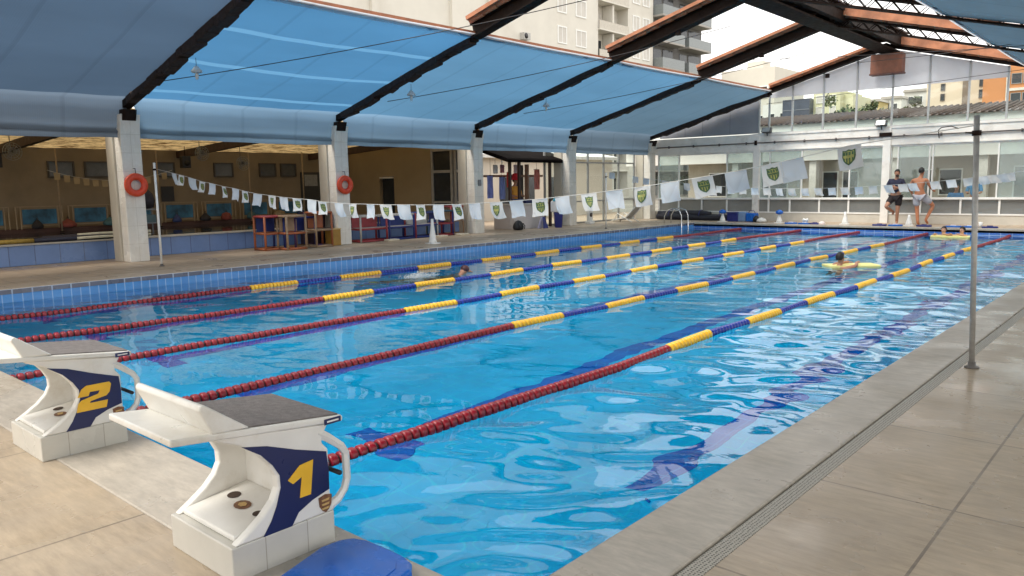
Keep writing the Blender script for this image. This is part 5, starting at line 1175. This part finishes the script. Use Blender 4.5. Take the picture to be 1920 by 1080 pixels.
# ------------------------------------------------------------------ people
def skin_body(name, joints, bones, mat, parent, root, sub=2):
    """joints: name -> (x,y,z,r)"""
    names = list(joints); me = bpy.data.meshes.new(name)
    me.from_pydata([joints[k][:3] for k in names], [(names.index(a), names.index(b)) for a, b in bones], [])
    ob = bpy.data.objects.new(name, me); COL.objects.link(ob)
    md = ob.modifiers.new('skin', 'SKIN'); md.use_smooth_shade = True
    for i, k in enumerate(names):
        sv = me.skin_vertices[0].data[i]; r_ = joints[k][3]; sv.radius = r_ if isinstance(r_, tuple) else (r_, r_); sv.use_root = (k == root)
    sb = ob.modifiers.new('sub', 'SUBSURF'); sb.levels = sub; sb.render_levels = sub
    dg = bpy.context.evaluated_depsgraph_get(); me2 = bpy.data.meshes.new_from_object(ob.evaluated_get(dg))
    bpy.data.objects.remove(ob); bpy.data.meshes.remove(me)
    me2.name = name; me2.materials.clear(); me2.materials.append(mat); me2.polygons.foreach_set('use_smooth', [True] * len(me2.polygons))
    o = link_mesh(name, me2, parent); return o
def hand_bits(mb, wrist, hand, thumb_side):
    """five bent tapering fingers from the palm end"""
    d = (Vector(hand) - Vector(wrist)).normalized(); s_ = Vector(thumb_side).normalized(); s_ = (s_ - d * s_.dot(d)).normalized(); n_ = d.cross(s_)
    for k, (o_, L_) in enumerate(((.027, .070), (.009, .078), (-.009, .072), (-.026, .058))):
        b = Vector(hand) + s_ * o_; mb.tube([b - d * .015, b + d * L_ * .5 + n_ * .006, b + d * L_ + n_ * .022], [.0095, .0085, .006], 6)
    b = Vector(wrist) + d * .03 + s_ * .022; mb.tube([b, b + d * .03 + s_ * .028, b + d * .062 + s_ * .034], [.011, .010, .007], 6)
def join_into(ob, mb):
    bm = bmesh.new(); bm.from_mesh(ob.data); tmp = mb.mesh('tmp', ob.data.materials[0]); bm.from_mesh(tmp); bm.to_mesh(ob.data); bm.free(); bpy.data.meshes.remove(tmp)
    ob.data.polygons.foreach_set('use_smooth', [True] * len(ob.data.polygons))
def face_bits(mb, hd, fdir, s=1.0):
    f = Vector(fdir).normalized(); u = Vector((0, 0, 1)); r_ = f.cross(u).normalized(); h = Vector(hd)
    mb.tube([h + f * .085 * s + u * .01 * s, h + f * .108 * s - u * .025 * s, h + f * .09 * s - u * .03 * s], [.010 * s, .016 * s, .010 * s], 6)
    for q in (-1, 1): mb.lathe([(0, -.022 * s), (.012 * s, 0), (0, .022 * s)], 6, tuple(h + r_ * q * .078 * s))
def hair_cap(t, hd, fdir, s=1.0, name='hair', mat=hair_m, low=-.35):
    f = Vector(fdir).normalized(); mb = MB(); vs = []; fs = []; n, mrows = 18, 8; u = Vector((0, 0, 1)); r_ = f.cross(u).normalized(); h = Vector(hd); rr = random.Random(3)
    for j in range(mrows + 1):
        for i in range(n):
            an = 2 * math.pi * i / n; ca = math.cos(an)
            lim = 1.05 if ca > .5 else (1.75 if ca > -.2 else 2.05)
            th = lim * j / mrows; k = 1 + .03 * math.sin(i * 2.3 + j)
            vs.append(h - f * .012 * s + (f * ca * .098 + r_ * math.sin(an) * .086) * math.sin(th) * s * k + u * (.118 * math.cos(th) * s * k + .012 * s))
    for j in range(mrows):
        for i in range(n): fs.append((j * n + i, j * n + (i + 1) % n, (j + 1) * n + (i + 1) % n, (j + 1) * n + i))
    mb.add(vs, fs, 0, True); return mb.build(name, mat, t)
def eyes(t, hd, fdir, s=1.0):
    f = Vector(fdir).normalized(); u = Vector((0, 0, 1)); r_ = f.cross(u).normalized(); h = Vector(hd); mb = MB()
    for q in (-1, 1): mb.lathe([(0, -.009), (.010, 0), (0, .009)], 6, tuple(h + f * .083 * s + r_ * q * .032 * s + u * .012))
    mb.lathe([(0, -.006), (.022, 0), (0, .006)], 8, tuple(h + f * .078 * s - u * .055 * s)); mb.build('eyes', plain('eye_dark', (0.03, 0.018, 0.015), 0.3), t)
HEADS = lambda x, y, z, f: {'neck': (x - f[0] * .01, y - f[1] * .01, z - .15, .055), 'chin': (x + f[0] * .03, y + f[1] * .03, z - .07, .060), 'head': (x, y, z, (.088, .088)), 'crown': (x - f[0] * .01, y - f[1] * .01, z + .065, .070)}
HB = [('neck', 'chin'), ('chin', 'head'), ('head', 'crown')]

# man in dark shirt, facing the camera, one knee bent, foot up on the wall behind
def dressed_man():
    t = thing('person', (-5.72, 26.2, 0), 'person in dark shirt and shorts with crossed arms and one bent leg, facing the pool', 'person')
    f = (.25, -.97)
    J = {'pel': (0, 0, .93, .125), 'spine': (0, .01, 1.10, .12), 'chest': (0, .015, 1.30, .135), 'col': (0, .01, 1.44, .075), **HEADS(.02, -.02, 1.64, f),
         'shl': (-.19, 0, 1.40, .062), 'ell': (-.27, -.05, 1.14, .045), 'wrl': (-.02, -.20, 1.13, .032), 'hal': (.06, -.19, 1.16, .036),
         'shr': (.19, 0, 1.40, .062), 'elr': (.28, -.05, 1.14, .045), 'wrr': (.05, -.22, 1.19, .032), 'har': (-.05, -.21, 1.22, .036),
         'hl': (-.10, 0, .86, .095), 'knl': (-.20, -.32, .58, .062), 'anl': (-.06, .12, .40, .042), 'tol': (-.08, .02, .33, .036),
         'hr': (.10, 0, .86, .095), 'knr': (.08, -.03, .48, .062), 'anr': (.06, .03, .08, .044), 'tor': (.10, -.14, .03, .036)}
    Bn = [('pel', 'spine'), ('spine', 'chest'), ('chest', 'col'), ('col', 'neck')] + HB + [('chest', 'shl'), ('shl', 'ell'), ('ell', 'wrl'), ('wrl', 'hal'), ('chest', 'shr'), ('shr', 'elr'), ('elr', 'wrr'), ('wrr', 'har'), ('pel', 'hl'), ('hl', 'knl'), ('knl', 'anl'), ('anl', 'tol'), ('pel', 'hr'), ('hr', 'knr'), ('knr', 'anr'), ('anr', 'tor')]
    b = skin_body('body', J, Bn, skin_m, t, 'pel'); mb = MB()
    hand_bits(mb, J['wrl'][:3], J['hal'][:3], (0, 0, 1)); hand_bits(mb, J['wrr'][:3], J['har'][:3], (0, 0, 1)); face_bits(mb, J['head'][:3], (*f, 0)); join_into(b, mb)
    hair_cap(t, J['head'][:3], (*f, 0)); eyes(t, J['head'][:3], (*f, 0))
    bd = MB(); bd.lathe([(.02, -.03), (.055, -.01), (.05, .02), (0, .03)], 10, (.045, -.075, 1.555)); bd.build('beard', hair_m, t)
    sh = {k: (*J[k][:3], (J[k][3] if not isinstance(J[k][3], tuple) else J[k][3][0]) + .016) for k in ('pel', 'spine', 'chest', 'col', 'shl', 'ell', 'shr', 'elr')}
    sh['pel'] = (0, 0, .96, .135); sh['ell'] = (-.245, -.035, 1.22, .062); sh['elr'] = (.25, -.035, 1.22, .062); sh['col'] = (0, .01, 1.42, .09)
    skin_body('shirt', sh, [('pel', 'spine'), ('spine', 'chest'), ('chest', 'col'), ('chest', 'shl'), ('shl', 'ell'), ('chest', 'shr'), ('shr', 'elr')], plain('navy_shirt_cloth', (0.02, 0.022, 0.05), 0.8, .3, 12), t, 'pel')
    so = {'pel': (0, 0, .93, .142), 'hl': (-.10, 0, .86, .118), 'kl': (-.17, -.22, .67, .098), 'hr': (.10, 0, .86, .118), 'kr': (.09, -.02, .58, .105)}
    skin_body('shorts', so, [('pel', 'hl'), ('hl', 'kl'), ('pel', 'hr'), ('hr', 'kr')], plain('black_shorts_cloth', (0.018, 0.012, 0.014), 0.85, .3, 12), t, 'pel')
    t.scale = (1.06, 1.06, 1.06)
dressed_man()
def shirtless_man():
    t = thing('person', (-4.95, 26.15, 0), 'shirtless person in light grey shorts seen from behind, bending one leg beside the wall', 'person', rz=R(0))
    f = (.15, .98)
    J = {'pel': (0, 0, .95, .125), 'spine': (-.03, .01, 1.12, .115), 'chest': (-.05, .02, 1.32, .135), 'col': (-.03, .02, 1.47, .075), **HEADS(.0, .03, 1.68, f),
         'shl': (-.23, .02, 1.42, .06), 'ell': (-.33, .05, 1.16, .044), 'wrl': (-.28, .20, .98, .032), 'hal': (-.25, .26, .91, .036),
         'shr': (.15, .02, 1.43, .06), 'elr': (.24, .12, 1.20, .044), 'wrr': (.28, .30, 1.10, .032), 'har': (.29, .37, 1.08, .036),
         'hl': (-.10, 0, .88, .10), 'knl': (-.08, .03, .50, .064), 'anl': (-.02, -.04, .08, .045), 'tol': (-.03, .14, .03, .036),
         'hr': (.10, 0, .88, .10), 'knr': (.34, .20, .62, .064), 'anr': (.16, .12, .16, .043), 'tor': (.20, .26, .05, .036)}
    Bn = [('pel', 'spine'), ('spine', 'chest'), ('chest', 'col'), ('col', 'neck')] + HB + [('chest', 'shl'), ('shl', 'ell'), ('ell', 'wrl'), ('wrl', 'hal'), ('chest', 'shr'), ('shr', 'elr'), ('elr', 'wrr'), ('wrr', 'har'), ('pel', 'hl'), ('hl', 'knl'), ('knl', 'anl'), ('anl', 'tol'), ('pel', 'hr'), ('hr', 'knr'), ('knr', 'anr'), ('anr', 'tor')]
    b = skin_body('body', J, Bn, plain('skin_sunburnt', (0.50, 0.20, 0.10), 0.5, .12, 10), t, 'pel'); mb = MB()
    hand_bits(mb, J['wrl'][:3], J['hal'][:3], (1, 0, 0)); hand_bits(mb, J['wrr'][:3], J['har'][:3], (0, 0, 1)); face_bits(mb, J['head'][:3], (*f, 0)); join_into(b, mb)
    hair_cap(t, J['head'][:3], (*f, 0)); eyes(t, J['head'][:3], (*f, 0))
    so = {'pel': (0, 0, .96, .142), 'hl': (-.10, 0, .88, .122), 'kl': (-.09, .02, .58, .115), 'hr': (.10, 0, .88, .122), 'kr': (.28, .15, .68, .108)}
    skin_body('shorts', so, [('pel', 'hl'), ('hl', 'kl'), ('pel', 'hr'), ('hr', 'kr')], plain('light_grey_shorts', (0.42, 0.42, 0.46), 0.85, .15, 8), t, 'pel')
    t.scale = (1.06, 1.06, 1.06)
shirtless_man()
def simple_person(loc, label, shirt_c, bottom_c, f, name_hair=hair_m, rz=0, sc=1.0, skin=skin_m, seated=False):
    t = thing('person', loc, label, 'person', rz=rz)
    hz = .0 if not seated else -.42
    J = {'pel': (0, 0, .93 + hz, .12), 'spine': (0, .0, 1.10 + hz, .115), 'chest': (0, .01, 1.30 + hz, .13), 'col': (0, .01, 1.44 + hz, .075), **HEADS(.02, -.02, 1.64 + hz, f),
         'shl': (-.19, 0, 1.40 + hz, .06), 'ell': (-.24, -.08, 1.14 + hz, .044), 'wrl': (-.16, -.28, 1.10 + hz, .032), 'hal': (-.14, -.36, 1.11 + hz, .036),
         'shr': (.19, 0, 1.40 + hz, .06), 'elr': (.24, -.08, 1.14 + hz, .044), 'wrr': (.16, -.28, 1.10 + hz, .032), 'har': (.14, -.36, 1.11 + hz, .036),
         'hl': (-.10, 0, .86 + hz, .095), 'hr': (.10, 0, .86 + hz, .095)}
    if seated: J.update({'knl': (-.12, -.42, .50, .062), 'anl': (-.12, -.40, .08, .042), 'tol': (-.12, -.55, .03, .036), 'knr': (.12, -.42, .50, .062), 'anr': (.12, -.40, .08, .042), 'tor': (.12, -.55, .03, .036)})
    else: J.update({'knl': (-.10, -.02, .48, .062), 'anl': (-.10, .03, .08, .042), 'tol': (-.10, -.13, .03, .036), 'knr': (.10, -.02, .48, .062), 'anr': (.10, .03, .08, .042), 'tor': (.10, -.13, .03, .036)})
    Bn = [('pel', 'spine'), ('spine', 'chest'), ('chest', 'col'), ('col', 'neck')] + HB + [('chest', 'shl'), ('shl', 'ell'), ('ell', 'wrl'), ('wrl', 'hal'), ('chest', 'shr'), ('shr', 'elr'), ('elr', 'wrr'), ('wrr', 'har'), ('pel', 'hl'), ('hl', 'knl'), ('knl', 'anl'), ('anl', 'tol'), ('pel', 'hr'), ('hr', 'knr'), ('knr', 'anr'), ('anr', 'tor')]
    b = skin_body('body', J, Bn, skin, t, 'pel'); mb = MB()
    hand_bits(mb, J['wrl'][:3], J['hal'][:3], (1, 0, 0)); hand_bits(mb, J['wrr'][:3], J['har'][:3], (-1, 0, 0)); face_bits(mb, J['head'][:3], (*f, 0)); join_into(b, mb)
    hair_cap(t, J['head'][:3], (*f, 0)); eyes(t, J['head'][:3], (*f, 0))
    sh = {k: (*J[k][:3], (J[k][3] if not isinstance(J[k][3], tuple) else J[k][3][0]) + .018) for k in ('pel', 'spine', 'chest', 'col', 'shl', 'ell', 'shr', 'elr')}
    skin_body('shirt', sh, [('pel', 'spine'), ('spine', 'chest'), ('chest', 'col'), ('chest', 'shl'), ('shl', 'ell'), ('chest', 'shr'), ('shr', 'elr')], shirt_c, t, 'pel')
    so = {'pel': (0, 0, .92 + hz, .135), 'hl': J['hl'][:3] + (.112,), 'kl': J['knl'][:3] + (.075,), 'al': J['anl'][:2] + (.16, .06), 'hr': J['hr'][:3] + (.112,), 'kr': J['knr'][:3] + (.075,), 'ar': J['anr'][:2] + (.16, .06)}
    skin_body('trousers', so, [('pel', 'hl'), ('hl', 'kl'), ('kl', 'al'), ('pel', 'hr'), ('hr', 'kr'), ('kr', 'ar')], bottom_c, t, 'pel')
    t.scale = (sc, sc, sc)
    return t
blue_sh = plain('light_blue_shirt', (0.10, 0.30, 0.55), 0.8, .15, 8)
simple_person((-3.75, 28.1, 0), 'person in light blue shirt behind the end wall glass, right of the galvanised post', blue_sh, plain('slate_trousers', (0.16, 0.20, 0.34), 0.8), (-.5, -.87), sc=.92)
simple_person((-4.35, 28.3, 0), 'seated person in blue shirt behind the end wall glass, left of the galvanised post', plain('mid_blue_shirt', (0.06, 0.20, 0.42), 0.8), plain('dark_trousers', (0.05, 0.05, 0.07), 0.8), (.4, -.9), sc=1.0, seated=True)
ch = thing('plain_chair', (-4.35, 28.3, 0), 'plain grey chair under the seated person behind the end wall glass', 'chair')
a = MB(); a.bx(-.2, .2, -.25, .2, .36, .40); a.build('seat', alu, ch); a = MB(); a.bx(-.2, .2, .2, .23, .40, .85); a.build('backrest', alu, ch)
for sx in (-1, 1):
    for y in (-.22, .19):
        a = MB(); a.tube([(sx * .18, y, 0), (sx * .18, y, .36)], .015, 6); a.build('leg', alu, ch)
op = simple_person((-16.85, 19.28, 0), 'person in orange shirt and red hat standing behind the snack counter', plain('orange_shirt', (0.62, 0.27, 0.03), 0.8, .12, 8), plain('dark_jeans', (0.03, 0.035, 0.06), 0.8), (.1, -.99), rz=R(80), sc=1.04, skin=skin_m)
ht = MB(); ht.lathe([(.02, -.02), (.21, -.03), (.20, .02), (.13, .04), (.12, .15), (.07, .20), (0, .21)], 14, (.02, -.02, 1.70)); ht.build('hat', plain('bright_red_felt', (0.60, 0.015, 0.03), 0.7, .2, 12), op)
# pupils at the mats
def foam_mat(x, y, rz, label):
    t = thing('foam_mat', (x, y, ZW + .01), label, 'float mat', 'yellow foam mats in the pool', R(rz))
    a = MB(); n = 10; vs = []
    poly = rrect(-.52, .52, -.26, .26, .05)
    a.prism(poly, -.02, .035, 'z'); a.build('mat', lemon_foam, t, bevel=.012)
    return t
foam_mat(-3.30, 14.35, 42, 'yellow foam mat under the arms of the dark-haired child between two lane ropes')
foam_mat(-3.55, 24.05, 10, 'yellow foam mat held by two children at the far wall')
def swimmer(loc, label, f, arms, cap=None, s=.85, skin=skin_m, lean=0, suit=None):
    t = thing('person', loc, label, 'person')
    fx, fy = f; rx, ry = fy, -fx
    P = lambda a, b, z: (fx * a + rx * b, fy * a + ry * b, z)
    J = {'pel': (*P(-.10, 0, -.52), .11), 'spine': (*P(-.06, 0, -.34), .105), 'chest': (*P(-.02, 0, -.12), .115), 'col': (*P(0, 0, .0), .065), **{k: ((P(.02, 0, .19)[0] + v[0]), (P(.02, 0, .19)[1] + v[1]), v[2] + .19, v[3]) for k, v in HEADS(0, 0, 0, f).items()},
         'shl': (*P(.0, -.17, -.03), .055), 'ell': (*P(.20, -.26, .02), .042), 'wrl': (*P(.36, -.12, .07), .032), 'hal': (*P(.42, -.06, .075), .034),
         'shr': (*P(.0, .17, -.03), .055), 'elr': (*P(.20, .26, .02), .042), 'wrr': (*P(.36, .16, .07), .032), 'har': (*P(.43, .14, .075), .034),
         'hl': (*P(-.12, -.09, -.58), .08), 'knl': (*P(-.2, -.09, -.9), .055), 'anl': (*P(-.35, -.09, -1.15), .036), 'hr': (*P(-.12, .09, -.58), .08), 'knr': (*P(-.15, .09, -.9), .055), 'anr': (*P(-.28, .09, -1.17), .036)}
    Bn = [('pel', 'spine'), ('spine', 'chest'), ('chest', 'col'), ('col', 'neck')] + HB + [('chest', 'shl'), ('shl', 'ell'), ('ell', 'wrl'), ('wrl', 'hal'), ('chest', 'shr'), ('shr', 'elr'), ('elr', 'wrr'), ('wrr', 'har'), ('pel', 'hl'), ('hl', 'knl'), ('knl', 'anl'), ('pel', 'hr'), ('hr', 'knr'), ('knr', 'anr')]
    b = skin_body('body', J, Bn, skin, t, 'pel'); mb = MB()
    hand_bits(mb, J['wrl'][:3], J['hal'][:3], (rx, ry, 0)); hand_bits(mb, J['wrr'][:3], J['har'][:3], (-rx, -ry, 0)); face_bits(mb, J['head'][:3], (*f, 0)); join_into(b, mb)
    hair_cap(t, J['head'][:3], (*f, 0), 1.0, 'hair' if cap is None else 'swim_cap', hair_m if cap is None else cap); eyes(t, J['head'][:3], (*f, 0))
    so = {'pel': (*P(-.10, 0, -.53), .13), 'hl': (*P(-.12, -.09, -.60), .10), 'hr': (*P(-.12, .09, -.60), .10)}
    skin_body('trunks', so, [('pel', 'hl'), ('pel', 'hr')], suit or navy, t, 'pel')
    t.scale = (s, s, s); return t
swimmer((-3.42, 14.0, ZW + .02), 'child with black hair seen from behind, leaning on the nearer yellow mat', (.30, .95), None, s=.95)
swimmer((-3.78, 24.30, ZW + .03), 'child with dark swim cap behind the far mat, left one of the pair', (-.05, -1.0), None, cap=plain('dark_cap', (0.03, 0.015, 0.02), 0.4), s=.92, skin=skin_p)
swimmer((-3.28, 24.32, ZW + .03), 'child with dark hair behind the far mat, right one of the pair', (-.35, -.94), None, s=.92, skin=skin_p)
def lap_swimmer(loc, f, label, cap, show, deep=0.0):
    t = thing('person', loc, label, 'person'); fx, fy = f; rx, ry = fy, -fx
    P = lambda a, b, z: (fx * a + rx * b, fy * a + ry * b, z - deep * min(1, max(0, (.12 - a) / .3)))
    J = {'pel': (*P(-.62, 0, -.10), .11), 'spine': (*P(-.42, 0, -.09), .11), 'chest': (*P(-.2, 0, -.07), .125), 'col': (*P(-.04, 0, -.04), .065), 'neck': (*P(.03, 0, -.02), .05), 'head': (*P(.13, 0, .02), .085), 'crown': (*P(.19, 0, .04), .07),
         'shl': (*P(-.10, -.17, -.05), .055), 'ell': (*P(.15, -.24, .02 if show else -.1), .042), 'wrl': (*P(.38, -.2, -.03), .032), 'hal': (*P(.46, -.2, -.05), .034),
         'shr': (*P(-.10, .17, -.05), .055), 'elr': (*P(-.30, .25, -.2), .042), 'wrr': (*P(-.5, .24, -.25), .032), 'har': (*P(-.58, .23, -.26), .034),
         'hl': (*P(-.70, -.09, -.12), .085), 'knl': (*P(-1.08, -.09, -.16), .058), 'anl': (*P(-1.45, -.09, -.10), .038), 'tol': (*P(-1.6, -.09, -.06), .03), 'hr': (*P(-.70, .09, -.12), .085), 'knr': (*P(-1.08, .09, -.14), .058), 'anr': (*P(-1.45, .09, -.22), .038), 'tor': (*P(-1.6, .09, -.2), .03)}
    Bn = [('pel', 'spine'), ('spine', 'chest'), ('chest', 'col'), ('col', 'neck'), ('neck', 'head'), ('head', 'crown'), ('chest', 'shl'), ('shl', 'ell'), ('ell', 'wrl'), ('wrl', 'hal'), ('chest', 'shr'), ('shr', 'elr'), ('elr', 'wrr'), ('wrr', 'har'), ('pel', 'hl'), ('hl', 'knl'), ('knl', 'anl'), ('anl', 'tol'), ('pel', 'hr'), ('hr', 'knr'), ('knr', 'anr'), ('anr', 'tor')]
    b = skin_body('body', J, Bn, skin_m, t, 'pel'); mb = MB(); hand_bits(mb, J['wrl'][:3], J['hal'][:3], (rx, ry, 0)); hand_bits(mb, J['wrr'][:3], J['har'][:3], (rx, ry, 0)); join_into(b, mb)
    c = MB(); h = Vector(P(.15, 0, .035)); c.lathe([(.06, -.05), (.092, -.01), (.088, .04), (.055, .08), (0, .095)], 14, tuple(h)); c.build('swim_cap', cap, t)
    so = {'pel': (*P(-.60, 0, -.10), .125), 'hl': (*P(-.72, -.09, -.12), .10), 'hr': (*P(-.72, .09, -.12), .10)}
    skin_body('trunks', so, [('pel', 'hl'), ('pel', 'hr')], navy, t, 'pel')
lap_swimmer((-9.15, 8.75, ZW + .06), (.12, .99), 'swimmer with dark red cap beside the lane rope second from the columns', plain('maroon_cap', (0.05, 0.010, 0.014), 0.4), False, .22)
lap_swimmer((-9.75, 7.2, ZW - .17), (-.2, -.98), 'swimmer almost under water, kicking up white splash between two lane ropes', plain('yellow_cap', (0.62, 0.55, 0.08), 0.4), True)
sp = MB(); rr = random.Random(12)
for k in range(900):
    a_, q = rr.uniform(0, 6.28), abs(rr.gauss(0, .22)); c = (q * math.cos(a_) * .6, q * math.sin(a_), max(0, rr.gauss(.02, .03)) * max(0, 1 - q)); r_ = rr.uniform(.004, .016)
    sp.lathe([(0, -r_ * .5), (r_, 0), (0, r_ * .5)], 6, c)
spo = sp.build('splash_foam', plain('white_foam', (0.80, 0.86, 0.88), 0.4), None, (-9.50, 7.95, ZW + .015)); spo['kind'] = 'stuff'; spo['category'] = 'splash'; spo['label'] = 'white splash of foam behind the underwater swimmer'
